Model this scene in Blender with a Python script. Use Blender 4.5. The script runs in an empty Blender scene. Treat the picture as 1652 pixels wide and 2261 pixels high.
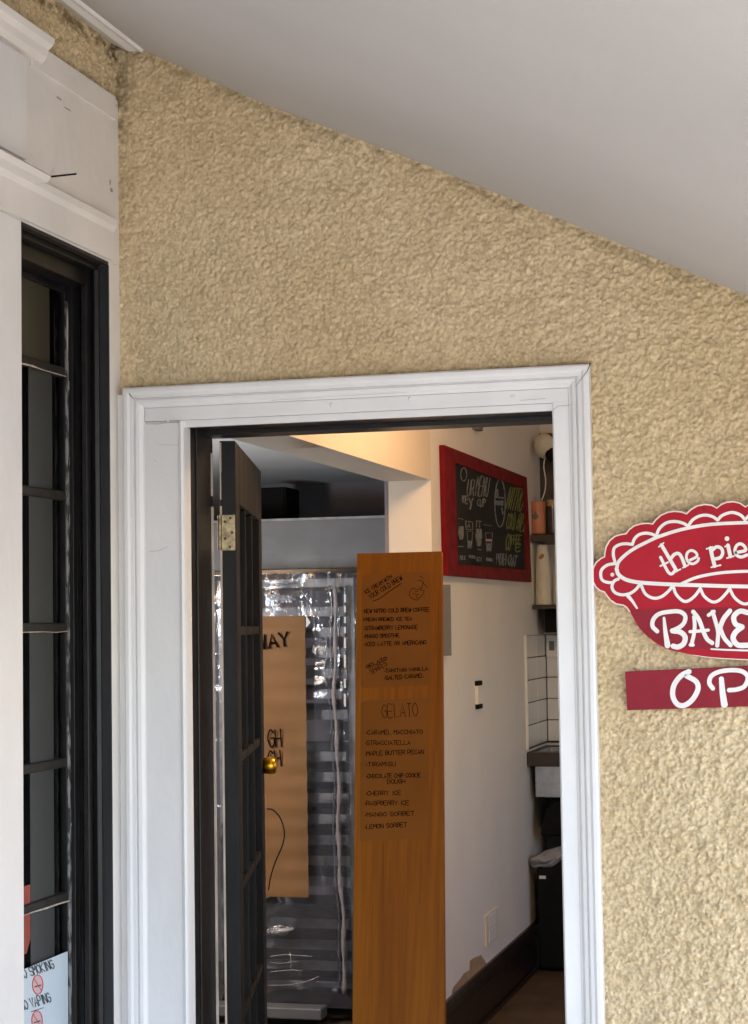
import bpy, bmesh, math, random
import numpy as np
from mathutils import Vector, Matrix
random.seed(7); rng = np.random.default_rng(7)
S = bpy.context.scene
COL = S.collection
R = math.radians
# ------------------------------------------------------------------ camera
YAW, PIT, ROL, FPX = 0.26318576, 0.0615238, -0.01547252, 4082.19
PW, PH = 1652.0, 2261.0
CAM = Vector((0, 0, 1.58))
fw = Vector((-math.sin(YAW)*math.cos(PIT), math.cos(YAW)*math.cos(PIT), math.sin(PIT)))
r0 = Vector((math.cos(YAW), math.sin(YAW), 0)); u0 = r0.cross(fw)
rr = r0*math.cos(ROL) + u0*math.sin(ROL); uu = -r0*math.sin(ROL) + u0*math.cos(ROL)
cd = bpy.data.cameras.new('camera'); cam = bpy.data.objects.new('camera', cd); COL.objects.link(cam)
cd.sensor_fit = 'VERTICAL'; cd.sensor_height = 36; cd.lens = FPX/PH*36
cd.clip_start = 0.05; cd.clip_end = 500
M = Matrix((rr, uu, -fw)).transposed().to_4x4(); M.translation = CAM
cam.matrix_world = M; S.camera = cam
# ------------------------------------------------------------------ sky, sun, exposure
SUN_EL, SUN_AZ = 62, 125          # azimuth clockwise from +Y: behind the camera, to the right
w = bpy.data.worlds.new("World"); S.world = w; w.use_nodes = True
nt = w.node_tree; bg = nt.nodes['Background']
sky = nt.nodes.new('ShaderNodeTexSky'); sky.sky_type = 'NISHITA'; sky.sun_disc = False
sky.sun_elevation = R(SUN_EL); sky.sun_rotation = R(SUN_AZ); sky.dust_density = 1.0; sky.ozone_density = 2.0
nt.links.new(sky.outputs[0], bg.inputs[0]); bg.inputs[1].default_value = 0.15
sl = bpy.data.lights.new('sun', 'SUN'); sl.energy = 3.0; sl.angle = R(1.5); sl.color = (1, .95, .88)
so = bpy.data.objects.new('sun', sl); COL.objects.link(so)
sd = Vector((math.sin(R(SUN_AZ))*math.cos(R(SUN_EL)), math.cos(R(SUN_AZ))*math.cos(R(SUN_EL)), math.sin(R(SUN_EL))))
so.rotation_euler = sd.to_track_quat('Z', 'Y').to_euler()
S.view_settings.view_transform = 'Standard'; S.view_settings.look = 'None'
S.view_settings.exposure = 2.12; S.view_settings.gamma = 1
S.cycles.max_bounces = 10; S.cycles.diffuse_bounces = 6; S.cycles.transparent_max_bounces = 16
S.cycles.caustics_reflective = False; S.cycles.caustics_refractive = False
# ------------------------------------------------------------------ helpers
def ray(x, y): return fw*FPX + rr*(x-PW/2) - uu*(y-PH/2)
def at(x, y, ax, v):                      # photo position on the plane axis=v
    d = ray(x, y); return CAM + d*((v-CAM[ax])/d[ax])
def atp(x, y, n, c):                      # photo position on the plane n.p=c
    d = ray(x, y); return CAM + d*((c-n.dot(CAM))/n.dot(d))
MATS = {}
def mat(name, col, rough=.6, metal=0, var=.0, vscale=20, bump=0, bscale=60, col2=None, spec=.5, stretch=(1,1,1), emit=None, detail=4, thr=(.35,.65), coat=0, distort=0):
    m = bpy.data.materials.new(name); m.use_nodes = True
    t = m.node_tree; b = t.nodes['Principled BSDF']
    b.inputs['Roughness'].default_value = rough; b.inputs['Metallic'].default_value = metal
    b.inputs['Specular IOR Level'].default_value = spec; b.inputs['Coat Weight'].default_value = coat
    col = tuple(col)+(1,)
    b.inputs['Base Color'].default_value = col
    tc = t.nodes.new('ShaderNodeTexCoord'); mp = t.nodes.new('ShaderNodeMapping')
    mp.inputs['Scale'].default_value = stretch; t.links.new(tc.outputs['Object'], mp.inputs[0])
    if col2 is None and var: col2 = tuple(c*(1-var) for c in col[:3])
    if col2 is not None:
        n = t.nodes.new('ShaderNodeTexNoise'); n.inputs['Scale'].default_value = vscale; n.inputs['Detail'].default_value = detail
        n.inputs['Distortion'].default_value = distort
        t.links.new(mp.outputs[0], n.inputs[0])
        cr = t.nodes.new('ShaderNodeValToRGB'); e = cr.color_ramp.elements
        e[0].position = thr[0]; e[1].position = thr[1]; e[0].color = tuple(col2)+(1,); e[1].color = col
        t.links.new(n.outputs[0], cr.inputs[0]); t.links.new(cr.outputs[0], b.inputs['Base Color'])
        mr = t.nodes.new('ShaderNodeMapRange'); mr.inputs[3].default_value = min(1, rough*1.25); mr.inputs[4].default_value = rough*.85
        t.links.new(n.outputs[0], mr.inputs[0]); t.links.new(mr.outputs[0], b.inputs['Roughness'])
    if bump:
        n2 = t.nodes.new('ShaderNodeTexNoise'); n2.inputs['Scale'].default_value = bscale; n2.inputs['Detail'].default_value = 5
        t.links.new(mp.outputs[0], n2.inputs[0])
        bn = t.nodes.new('ShaderNodeBump'); bn.inputs['Distance'].default_value = bump; bn.inputs['Strength'].default_value = 1
        t.links.new(n2.outputs[0], bn.inputs['Height']); t.links.new(bn.outputs[0], b.inputs['Normal'])
    if emit:
        b.inputs['Emission Color'].default_value = tuple(emit[:3])+(1,); b.inputs['Emission Strength'].default_value = emit[3]
    MATS[name] = m; return m
def glassmat(name, tint=(1,1,1), refl=1.0, rough=.02, bump=0, bscale=15, base=.0, haze=0.0, hcol=(.8,.8,.8), stretch=(1,1,1)):
    m = bpy.data.materials.new(name); m.use_nodes = True; t = m.node_tree; t.nodes.clear()
    o = t.nodes.new('ShaderNodeOutputMaterial'); tr = t.nodes.new('ShaderNodeBsdfTransparent'); gl = t.nodes.new('ShaderNodeBsdfGlossy')
    mx = t.nodes.new('ShaderNodeMixShader'); fr = t.nodes.new('ShaderNodeFresnel'); fr.inputs[0].default_value = 1.5
    ma = t.nodes.new('ShaderNodeMath'); ma.operation = 'MULTIPLY_ADD'; ma.inputs[1].default_value = refl; ma.inputs[2].default_value = base; ma.use_clamp = True
    tr.inputs[0].default_value = tuple(tint)+(1,); gl.inputs['Roughness'].default_value = rough
    t.links.new(fr.outputs[0], ma.inputs[0]); t.links.new(ma.outputs[0], mx.inputs[0])
    src = tr.outputs[0]
    if haze:
        df = t.nodes.new('ShaderNodeBsdfDiffuse'); df.inputs[0].default_value = tuple(hcol)+(1,)
        m2 = t.nodes.new('ShaderNodeMixShader'); m2.inputs[0].default_value = haze
        t.links.new(tr.outputs[0], m2.inputs[1]); t.links.new(df.outputs[0], m2.inputs[2]); src = m2.outputs[0]
    t.links.new(src, mx.inputs[1]); t.links.new(gl.outputs[0], mx.inputs[2]); t.links.new(mx.outputs[0], o.inputs[0])
    if bump:
        tc = t.nodes.new('ShaderNodeTexCoord'); mp = t.nodes.new('ShaderNodeMapping'); mp.inputs['Scale'].default_value = stretch
        n = t.nodes.new('ShaderNodeTexNoise'); n.inputs['Scale'].default_value = bscale; n.inputs['Detail'].default_value = 3; n.inputs['Distortion'].default_value = 1.5
        bn = t.nodes.new('ShaderNodeBump'); bn.inputs['Distance'].default_value = bump
        t.links.new(tc.outputs['Object'], mp.inputs[0]); t.links.new(mp.outputs[0], n.inputs[0]); t.links.new(n.outputs[0], bn.inputs['Height'])
        t.links.new(bn.outputs[0], gl.inputs['Normal']); t.links.new(bn.outputs[0], fr.inputs['Normal'])
    MATS[name] = m; return m

def link(name, me, m, parent=None):
    o = bpy.data.objects.new(name, me); COL.objects.link(o)
    if m: me.materials.append(MATS[m] if isinstance(m, str) else m)
    if parent:
        o.parent = parent; o.matrix_parent_inverse = Matrix.Translation(-parent.location)
    return o
def tag(o, label, cat, group=None):
    o['label'] = label; o['category'] = cat
    if group: o['group'] = group
    return o
def struct(o): o['kind'] = 'structure'; return o
def thing(name, label, cat, loc=(0,0,0), group=None):
    o = bpy.data.objects.new(name, None); COL.objects.link(o); o.location = loc; o.empty_display_size = .05
    return tag(o, label, cat, group)

class MB:
    def __init__(s): s.v = []; s.f = []
    def add(s, vs, fs):
        k = len(s.v); s.v += [tuple(p) for p in vs]; s.f += [tuple(i+k for i in f) for f in fs]
    def box(s, x0, x1, y0, y1, z0, z1):
        s.add([(x0,y0,z0),(x1,y0,z0),(x1,y1,z0),(x0,y1,z0),(x0,y0,z1),(x1,y0,z1),(x1,y1,z1),(x0,y1,z1)],
              [(3,2,1,0),(4,5,6,7),(0,1,5,4),(1,2,6,5),(2,3,7,6),(3,0,4,7)]); return s
    def obox(s, c, ax, ay, az, hx, hy, hz):   # oriented box
        c = Vector(c); pts = []
        for k in (-1, 1):
            for i, j in ((-1,-1),(1,-1),(1,1),(-1,1)): pts.append(c+ax*hx*i+ay*hy*j+az*hz*k)
        s.add(pts, [(3,2,1,0),(4,5,6,7),(0,1,5,4),(1,2,6,5),(2,3,7,6),(3,0,4,7)]); return s
    def prism(s, pts, d):                     # polygon extruded by vector d
        pts = [Vector(p) for p in pts]; n = len(pts); d = Vector(d)
        s.add(pts+[p+d for p in pts], [tuple(range(n))[::-1], tuple(range(n, 2*n))]+[(i,(i+1)%n,n+(i+1)%n,n+i) for i in range(n)]); return s
    def moulding(s, prof, a, b, across, out, ma=0, mb=0):   # profile [(s,o)] swept a->b with mitred ends
        a = Vector(a); b = Vector(b); across = Vector(across); out = Vector(out); d = (b-a).normalized()
        n = len(prof); P0 = [a+across*p[0]+out*p[1]+d*(p[0]*ma) for p in prof]; P1 = [b+across*p[0]+out*p[1]-d*(p[0]*mb) for p in prof]
        s.add(P0+P1, [tuple(range(n)), tuple(range(n, 2*n))[::-1]]+[(i, n+i, n+(i+1)%n, (i+1)%n) for i in range(n)]); return s
    def tube(s, pts, r, n=10, caps=True):
        pts = [Vector(p) for p in pts]; rs = r if isinstance(r, (list, tuple)) else [r]*len(pts); k0 = len(s.v)
        prev = None
        for i, p in enumerate(pts):
            t = (pts[min(i+1, len(pts)-1)]-pts[max(i-1, 0)]).normalized()
            a = t.orthogonal().normalized() if prev is None else (prev-t*prev.dot(t)).normalized()
            prev = a; b = t.cross(a)
            s.v += [tuple(p+(a*math.cos(q*2*math.pi/n)+b*math.sin(q*2*math.pi/n))*rs[i]) for q in range(n)]
        for i in range(len(pts)-1):
            for q in range(n): s.f.append((k0+i*n+q, k0+i*n+(q+1)%n, k0+(i+1)*n+(q+1)%n, k0+(i+1)*n+q))
        if caps: s.f += [tuple(k0+q for q in range(n))[::-1], tuple(k0+(len(pts)-1)*n+q for q in range(n))]
        return s
    def lathe(s, c, prof, n=28, ax=None):     # prof [(r, h)] round axis ax at c
        c = Vector(c); ax = Vector(ax or (0,0,1)).normalized(); a = ax.orthogonal().normalized(); b = ax.cross(a); k0 = len(s.v)
        for r_, h in prof: s.v += [tuple(c+ax*h+(a*math.cos(q*2*math.pi/n)+b*math.sin(q*2*math.pi/n))*max(r_, 1e-5)) for q in range(n)]
        for i in range(len(prof)-1):
            for q in range(n): s.f.append((k0+i*n+q, k0+i*n+(q+1)%n, k0+(i+1)*n+(q+1)%n, k0+(i+1)*n+q))
        s.f += [tuple(k0+q for q in range(n))[::-1], tuple(k0+(len(prof)-1)*n+q for q in range(n))]; return s
    def build(s, name, m, parent=None, smooth=False, bevel=0, bseg=2):
        me = bpy.data.meshes.new(name); me.from_pydata(s.v, [], s.f); me.validate()
        bm = bmesh.new(); bm.from_mesh(me); bmesh.ops.recalc_face_normals(bm, faces=bm.faces)
        if bevel:
            ed = [e for e in bm.edges if len(e.link_faces) == 2 and e.calc_face_angle(0) > .6]
            bmesh.ops.bevel(bm, geom=ed, offset=bevel, segments=bseg, affect='EDGES', profile=.5, clamp_overlap=True)
        bm.to_mesh(me); bm.free()
        if smooth: me.polygons.foreach_set('use_smooth', [True]*len(me.polygons))
        return link(name, me, m, parent)

def smoothline(pts, k=6):                      # Catmull-Rom through points (any dim tuples)
    P = [np.array(p, float) for p in pts]
    if len(P) < 3: return [tuple(p) for p in P]
    P = [2*P[0]-P[1]]+P+[2*P[-1]-P[-2]]; out = []
    for i in range(1, len(P)-2):
        for j in range(k):
            t = j/k; a, b, c, d = P[i-1:i+3]
            out.append(tuple(.5*((2*b)+(-a+c)*t+(2*a-5*b+4*c-d)*t*t+(-a+3*b-3*c+d)*t**3)))
    out.append(tuple(P[-2])); return out
class Ink:                                     # painted strokes laid on a surface: f(x,y)->3D point, n = outward normal
    def __init__(s, f, n, base=.0006, step=.00004): s.f = f; s.n = Vector(n).normalized(); s.mb = MB(); s.k = 0; s.base = base; s.step = step
    def lift(s): s.k += 1; return s.n*(s.base+s.step*(s.k % 40))
    def stroke(s, pts, wd, smooth=True, caps=True, taper=0):
        q = smoothline(pts) if smooth and len(pts) > 2 else [tuple(p) for p in pts]
        if len(q) < 2: q = [q[0], (q[0][0]+1e-3, q[0][1])]
        n = len(q); L = []; Rr = []; ws = wd if isinstance(wd, (tuple, list)) else (wd, wd)
        for i, p in enumerate(q):
            a = q[max(i-1, 0)]; b = q[min(i+1, n-1)]; dx, dy = b[0]-a[0], b[1]-a[1]; l = math.hypot(dx, dy) or 1; dx /= l; dy /= l
            tt = i/(n-1); h = (ws[0]*(1-tt)+ws[-1]*tt)/2
            L.append((p[0]-dy*h, p[1]+dx*h)); Rr.append((p[0]+dy*h, p[1]-dx*h))
        poly = list(L)
        def cap(i, j, h):
            a = q[i]; b = q[j]; ang = math.atan2(a[1]-b[1], a[0]-b[0])
            return [(a[0]+h*math.cos(ang+t), a[1]+h*math.sin(ang+t)) for t in (math.pi/3, 0, -math.pi/3)]
        off = s.lift(); vs = []; fs = []
        for i in range(n): vs += [s.f(*L[i])+off, s.f(*Rr[i])+off]
        for i in range(n-1): fs.append((2*i, 2*i+1, 2*i+3, 2*i+2))
        if caps:
            c0 = cap(0, 1, ws[0]/2); k = len(vs); vs += [s.f(*c)+off for c in c0]; fs.append((0, k+2, k+1, k, 1)[::-1] if False else (1, k, k+1, k+2, 0))
            c1 = cap(n-1, n-2, ws[-1]/2); k = len(vs); vs += [s.f(*c)+off for c in c1]; fs.append((2*n-2, k, k+1, k+2, 2*n-1))
        s.mb.add(vs, fs)
    def dot(s, x, y, r, ry=None, n=14):
        off = s.lift(); ry = ry or r
        s.mb.add([s.f(x+r*math.cos(i*2*math.pi/n), y+ry*math.sin(i*2*math.pi/n))+off for i in range(n)], [tuple(range(n))])
    def poly(s, pts):
        off = s.lift(); s.mb.add([s.f(*p)+off for p in pts], [tuple(range(len(pts)))])
    def text(s, txt, x0, y0, x1, y1, h, wd, jit=.06, slant=0, rnd=None):   # baseline (x0,y0)->(x1,y1), y grows downward
        rnd = rnd or random; n = sum({' ': .7, 'I': .55, '.': .5}.get(c, 1) for c in txt); L = math.hypot(x1-x0, y1-y0)
        ux, uy = (x1-x0)/L, (y1-y0)/L; vx, vy = uy, -ux; adv = L/n; p = 0
        for c in txt:
            a = {' ': .7, 'I': .55, '.': .5}.get(c, 1)*adv
            if c == '.':
                s.dot(x0+ux*(p+a*.4)+vx*h*.35, y0+uy*(p+a*.4)+vy*h*.35, wd*.85); p += a; continue
            for st in FONT.get(c, []):
                pts = []
                for gx, gy in st:
                    gx = gx/4*a*.78+rnd.uniform(-jit, jit)*h*.6; gy = gy/6*h+rnd.uniform(-jit, jit)*h; gx += slant*gy
                    pts.append((x0+ux*(p+gx)+vx*gy, y0+uy*(p+gx)+vy*gy))
                s.stroke(pts, wd, smooth=len(st) > 3)
            p += a
    def build(s, name, m, parent): return s.mb.build(name, m, parent) if s.mb.v else None
FS = {'A':"00 26 40|12 32",'B':"00 06 36 45 34 03|34 42 31 00",'C':"45 26 04 02 20 41",'D':"00 06 26 43 20 00",'E':"46 06 00 40|03 33",'F':"46 06 00|03 33",
'G':"45 26 04 02 20 41 43 23",'H':"00 06|40 46|03 43",'I':"20 26",'J':"46 41 20 01",'K':"00 06|46 03 40",'L':"06 00 40",'M':"00 06 23 46 40",'N':"00 06 40 46",
'O':"26 04 02 20 42 44 26",'P':"00 06 36 45 33 03",'Q':"26 04 02 20 42 44 26|31 40",'R':"00 06 36 45 33 03|23 40",'S':"45 26 05 13 33 41 20 01",'T':"06 46|26 20",
'U':"06 01 20 41 46",'V':"06 20 46",'W':"06 10 24 30 46",'X':"00 46|06 40",'Y':"06 23 46|23 20",'Z':"06 46 00 40"}
FONT = {k: [[(int(p[0]), int(p[1])) for p in st.split()] for st in v.split('|')] for k, v in FS.items()}
# ------------------------------------------------------------------ materials
mat('white_paint', (.78,.765,.75), .42, var=.06, vscale=9, bump=.0012, bscale=35, stretch=(1,1,.5))
mat('white_paint_side', (.78,.74,.69), .5, var=.09, vscale=5, bump=.0015, bscale=28)
mat('ceiling_paint', (.50,.475,.455), .8, var=.06, vscale=1.5, bump=.0006, bscale=220)
mat('black_paint', (.011,.0095,.0095), .32, spec=.35, var=.4, vscale=40, bump=.0008, bscale=70, stretch=(1,1,.25))
mat('worn_black_paint', (.03,.03,.03), .5, bump=.002, bscale=130, col2=(.24,.235,.23), vscale=80, thr=(.44,.56), stretch=(1,1,.35))
mat('brown_black_paint', (.03,.025,.02), .5, spec=.3, var=.3, vscale=30, bump=.0006, bscale=60)
mat('grey_black_paint', (.034,.033,.034), .5, spec=.3, var=.35, vscale=12, bump=.0006, bscale=60, stretch=(1,1,.3))
mat('door_paint', (.011,.009,.008), .5, spec=.2, var=.35, vscale=25, bump=.0008, bscale=50, stretch=(1,1,.2))
mat('bare_wood', (.62,.50,.40), .8, var=.35, vscale=60, stretch=(1,1,.2))
mat('brass', (.42,.33,.19), .5, 1, var=.5, vscale=60, bump=.0005, bscale=90)
mat('bright_brass', (.80,.44,.03), .28, 1, var=.1)
mat('crack', (.10,.085,.075), 1, spec=0)
mat('crack_soft', (.36,.35,.34), 1, spec=0)
mat('grain_dark', (.15,.040,.002), .8, spec=.1)
mat('rust', (.06,.035,.02), .8)
mat('shop_wall', (.73,.70,.655), .6, var=.05, vscale=3, bump=.0008, bscale=25)
mat('shop_wall_warm', (.68,.60,.50), .65, var=.05, vscale=3, bump=.0006, bscale=30)
mat('back_ceiling', (.62,.64,.64), .8, var=.08, vscale=4)
mat('dark_wall', (.20,.19,.21), .8, var=.15, vscale=8)
mat('grey_panel', (.15,.153,.157), .42, var=.1, vscale=12, bump=.0004, bscale=60)
mat('black_matte', (.009,.009,.009), .85, spec=.12)
mat('black_gloss', (.01,.01,.01), .25)
mat('sign_red', (.40,.006,.020), .55, spec=.25, var=.18, vscale=9, bump=.0004, bscale=80)
mat('sign_red_dark', (.25,.012,.024), .6, spec=.25, var=.15, vscale=14, bump=.0004, bscale=80)
mat('sign_white', (.80,.76,.73), .5, var=.08, vscale=25)
mat('sign_cream', (.80,.66,.56), .55, var=.1, vscale=20)
mat('frame_red', (.17,.004,.008), .6, spec=.15, var=.25, vscale=20, bump=.0006, bscale=60)
mat('slate', (.010,.011,.011), .8, spec=.15, col2=(.025,.026,.026), vscale=5)
mat('chalk_white', (.22,.23,.23), .9, col2=(.05,.055,.055), vscale=60, thr=(.3,.6))
mat('chalk_green', (.19,.21,.045), .9, col2=(.06,.07,.02), vscale=60, thr=(.3,.6))
mat('chalk_pink', (.40,.24,.25), .9)
mat('kraft', (.24,.122,.045), .75, var=.14, vscale=5, bump=.0008, bscale=12)
mat('kraft_dark', (.232,.078,.013), .8, spec=.1, var=.12, vscale=8, bump=.0005, bscale=14)
mat('marker', (.012,.004,.002), 1, spec=0)
mat('marker_black', (.008,.006,.005), 1, spec=.05)
mat('marker_red', (.06,.010,.010), 1, spec=0)
mat('baseboard', (.018,.010,.008), .30, var=.5, vscale=30, bump=.0006, bscale=40)
mat('plaster_patch', (.40,.27,.16), .9, var=.25, vscale=30, bump=.001, bscale=60)
mat('floor_mat', (.085,.052,.026), .7, var=.4, vscale=5, bump=.001, bscale=120)
mat('grout', (.06,.05,.045), .9)
mat('tile', (.66,.66,.64), .15, var=.08, vscale=6)
mat('dark_wood', (.045,.028,.02), .4, var=.4, vscale=18, stretch=(.3,1,1))
mat('steel', (.55,.55,.56), .28, 1, var=.2, vscale=30)
mat('alu', (.36,.355,.35), .5, .2, var=.3, vscale=20)
mat('plastic_white', (.72,.71,.68), .4)
mat('cup_paper', (.62,.60,.52), .7, var=.06, vscale=20)
mat('cup_logo', (.34,.17,.08), .8)
mat('can_orange', (.55,.20,.10), .4, var=.2, vscale=12)
mat('can_green', (.10,.13,.08), .5)
mat('jar_dark', (.05,.05,.06), .2)
mat('jar_lid', (.38,.28,.16), .5)
mat('bag_white', (.30,.30,.31), .5, bump=.004, bscale=30)
mat('reflection_red', (.36,.07,.045), .7, var=.2, vscale=20)
mat('sticker', (.60,.66,.70), .4)
mat('sticker_ink', (.06,.065,.075), .6)
mat('sticker_red', (.55,.07,.07), .5)
mat('sticker_pink', (.66,.42,.42), .5)
mat('zip_tape', (.34,.30,.31), .35, var=.2, vscale=40, bump=.001, bscale=60)
mat('paint_scar', (.36,.34,.32), .8)
mat('reflection_grey', (.060,.060,.055), .35, var=.15, vscale=4)
mat('reflection_olive', (.055,.048,.030), .35, var=.15, vscale=4)
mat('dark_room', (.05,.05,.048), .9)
mat('concrete', (.44,.42,.39), .85, var=.25, vscale=3, bump=.002, bscale=60)
mat('grass', (.06,.09,.03), .9, var=.4, vscale=2)
mat('lamp_glow', (1,.8,.5), .5, emit=(1,.55,.22,14))
glassmat('glass', (.93,.95,.94), 1.0, .01)
glassmat('door_glass', (.90,.92,.92), 1.0, .03, bump=.0006, bscale=8)
glassmat('plastic_film', (.93,.93,.96), 1.0, .13, bump=.0035, bscale=26, base=.015, haze=.09, hcol=(.5,.5,.57), stretch=(1,1,.55))

def woodmat():
    m = mat('plank_wood', (.40,.17,.028), .55, spec=.15)
    t = m.node_tree; b = t.nodes['Principled BSDF']; tc = t.nodes.new('ShaderNodeTexCoord'); mp = t.nodes.new('ShaderNodeMapping')
    mp.inputs['Scale'].default_value = (1, .05, .045); n = t.nodes.new('ShaderNodeTexNoise'); n.inputs['Scale'].default_value = 95; n.inputs['Detail'].default_value = 6; n.inputs['Distortion'].default_value = .4
    n3 = t.nodes.new('ShaderNodeTexNoise'); n3.inputs['Scale'].default_value = 14; n3.inputs['Detail'].default_value = 2; t.links.new(mp.outputs[0], n3.inputs[0])
    ad = t.nodes.new('ShaderNodeMath'); ad.operation = 'ADD'; sc = t.nodes.new('ShaderNodeMath'); sc.operation = 'MULTIPLY'; sc.inputs[1].default_value = .5
    cr = t.nodes.new('ShaderNodeValToRGB'); e = cr.color_ramp.elements
    e[0].position = .32; e[0].color = (.200,.055,.002,1); e[1].position = .66; e[1].color = (.320,.100,.003,1)
    t.links.new(tc.outputs['Object'], mp.inputs[0]); t.links.new(mp.outputs[0], n.inputs[0])
    t.links.new(n.outputs[0], ad.inputs[0]); t.links.new(n3.outputs[0], ad.inputs[1]); t.links.new(ad.outputs[0], sc.inputs[0]); t.links.new(sc.outputs[0], cr.inputs[0]); t.links.new(cr.outputs[0], b.inputs['Base Color'])
woodmat()
def stuccomat():
    m = mat('stucco', (.58,.44,.25), .85, spec=.25, bump=.0012, bscale=420)
    t = m.node_tree; b = t.nodes['Principled BSDF']; tc = t.nodes.new('ShaderNodeTexCoord')
    n = t.nodes.new('ShaderNodeTexNoise'); n.inputs['Scale'].default_value = 2.2; n.inputs['Detail'].default_value = 5
    n2 = t.nodes.new('ShaderNodeTexNoise'); n2.inputs['Scale'].default_value = 130; n2.inputs['Detail'].default_value = 2
    c1 = t.nodes.new('ShaderNodeValToRGB'); e = c1.color_ramp.elements
    e[0].position = .35; e[0].color = (.61,.48,.298,1); e[1].position = .65; e[1].color = (.68,.555,.37,1)
    c2 = t.nodes.new('ShaderNodeValToRGB'); f = c2.color_ramp.elements
    f[0].position = .30; f[0].color = (.80,.77,.72,1); f[1].position = .62; f[1].color = (1.04,1.04,1.02,1)
    mx = t.nodes.new('ShaderNodeMix'); mx.data_type = 'RGBA'; mx.blend_type = 'MULTIPLY'; mx.inputs[0].default_value = 1
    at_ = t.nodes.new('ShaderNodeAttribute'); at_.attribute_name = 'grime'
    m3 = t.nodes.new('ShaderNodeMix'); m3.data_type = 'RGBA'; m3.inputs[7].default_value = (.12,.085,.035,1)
    for a in (n, n2): t.links.new(tc.outputs['Object'], a.inputs[0])
    t.links.new(n.outputs[0], c1.inputs[0]); t.links.new(n2.outputs[0], c2.inputs[0])
    vo = t.nodes.new('ShaderNodeTexVoronoi'); vo.inputs['Scale'].default_value = 115; t.links.new(tc.outputs['Object'], vo.inputs['Vector'])
    sp = t.nodes.new('ShaderNodeSeparateColor'); t.links.new(vo.outputs['Color'], sp.inputs[0])
    c3 = t.nodes.new('ShaderNodeValToRGB'); g = c3.color_ramp.elements
    g[0].position = 0; g[0].color = (.86,.84,.80,1); g[1].position = 1; g[1].color = (1.10,1.09,1.07,1)
    m4 = t.nodes.new('ShaderNodeMix'); m4.data_type = 'RGBA'; m4.blend_type = 'MULTIPLY'; m4.inputs[0].default_value = 1
    t.links.new(sp.outputs[0], c3.inputs[0]); t.links.new(c1.outputs[0], m4.inputs[6]); t.links.new(c3.outputs[0], m4.inputs[7])
    t.links.new(m4.outputs[2], mx.inputs[6]); t.links.new(c2.outputs[0], mx.inputs[7])
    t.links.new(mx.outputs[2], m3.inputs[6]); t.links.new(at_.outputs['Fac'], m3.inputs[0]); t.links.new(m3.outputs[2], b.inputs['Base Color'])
stuccomat()
# ------------------------------------------------------------------ layout constants (metres)
YF = 4.2; XC = -1.772; XI = -1.562        # front wall plane, side wall plane, shop wall plane
OX0, OX1, OZ = -1.60, -.70, 2.068         # doorway opening
def ceil_z(x): return 3.006-.488*(x+1.687)-.013*np.exp(-((x+1.40)/.26)**2)
# ------------------------------------------------------------------ ground and ceilings
struct(MB().box(-60, 60, -60, YF+.22, -.35, -.15).build('ground', 'concrete'))
struct(MB().box(-6, 8, -6, YF-.002, -.15, -.004).build('pavement', 'concrete'))
struct(MB().box(-4.6, 2.2, YF-.002, 9.3, -.12, 0).build('floor', 'floor_mat'))
mb = MB(); x0, x1 = -1.90, .50
xs_ = [x0+(x1-x0)*i/48 for i in range(49)]
mb.add([(x, y, float(ceil_z(x))+h) for x in xs_ for (y, h) in ((.2, 0), (YF+.1, 0), (YF+.1, .12), (.2, .12))],
       [(4*i+j, 4*i+(j+1)%4, 4*i+4+(j+1)%4, 4*i+4+j) for i in range(48) for j in range(4)]+[(0, 1, 2, 3), (192, 193, 194, 195)])
struct(mb.build('porch_ceiling', 'ceiling_paint', smooth=False))
# ------------------------------------------------------------------ stucco
def vnoise(x, y, s, seed):
    g = np.random.default_rng(seed).random((512, 512)); x = x/s+100; y = y/s+100
    i = np.floor(x).astype(int); j = np.floor(y).astype(int); a = x-i; b = y-j; a = a*a*(3-2*a); b = b*b*(3-2*b); i %= 511; j %= 511
    return (g[i, j]*(1-a)+g[i+1, j]*a)*(1-b)+(g[i, j+1]*(1-a)+g[i+1, j+1]*a)*b
def lumps(x, y, s, seed, dens=.8):
    g = np.random.default_rng(seed); N = 2048
    ox, oy, hh, rs, an, th = [g.random((N, 1024)).astype(np.float32) for _ in range(6)]
    i0 = np.floor(x/s).astype(int); j0 = np.floor(y/s).astype(int); h = np.zeros_like(x)
    for di in (-1, 0, 1):
        for dj in (-1, 0, 1):
            i = i0+di; j = j0+dj; a = (i+500) % N; b = (j+500) % 1024
            dx = x/s-(i+ox[a, b]); dy = y/s-(j+oy[a, b]); t = th[a, b]*3.14; c, sn = np.cos(t), np.sin(t)
            ex = (dx*c+dy*sn)/(1+.35*an[a, b]); ey = (-dx*sn+dy*c)*(1+.3*an[a, b]); rad = .45+.5*rs[a, b]
            q = 1-(ex*ex+ey*ey)/(rad*rad)
            v = np.where((q > 0) & (hh[a, b] < dens), np.power(np.clip(q, 0, 1), .55)*(.35+.65*hh[a, b]/dens), 0)
            h = np.maximum(h, v)
    return h
def stucco_h(x, z, seed=0):
    wx = x+.003*(vnoise(x, z, .02, 5+seed)-.5)+.002*(vnoise(x, z, .007, 15+seed)-.5); wz = z+.003*(vnoise(x, z, .02, 6+seed)-.5)+.002*(vnoise(x, z, .007, 16+seed)-.5)
    soft = .55+.45*np.clip((vnoise(x, z, .35, 33+seed)-.25)*1.8, 0, 1)
    rough = .55+.80*np.clip(.5+(x+.9)*.5-(z-1.7)*.45, 0, 1)
    h = .0068*soft*rough*lumps(wx, wz, .0092, 1+seed, .6)+.0040*rough*lumps(wx+3.1, wz+1.7, .0056, 2+seed, .5)+.005*rough*lumps(wx+1.3, wz+5.1, .017, 9+seed, .2)+.004*vnoise(x, z, .05, 3+seed)+.0012*vnoise(x, z, .005, 4+seed)+.006*vnoise(x, z, .4, 8+seed)
    return h
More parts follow.
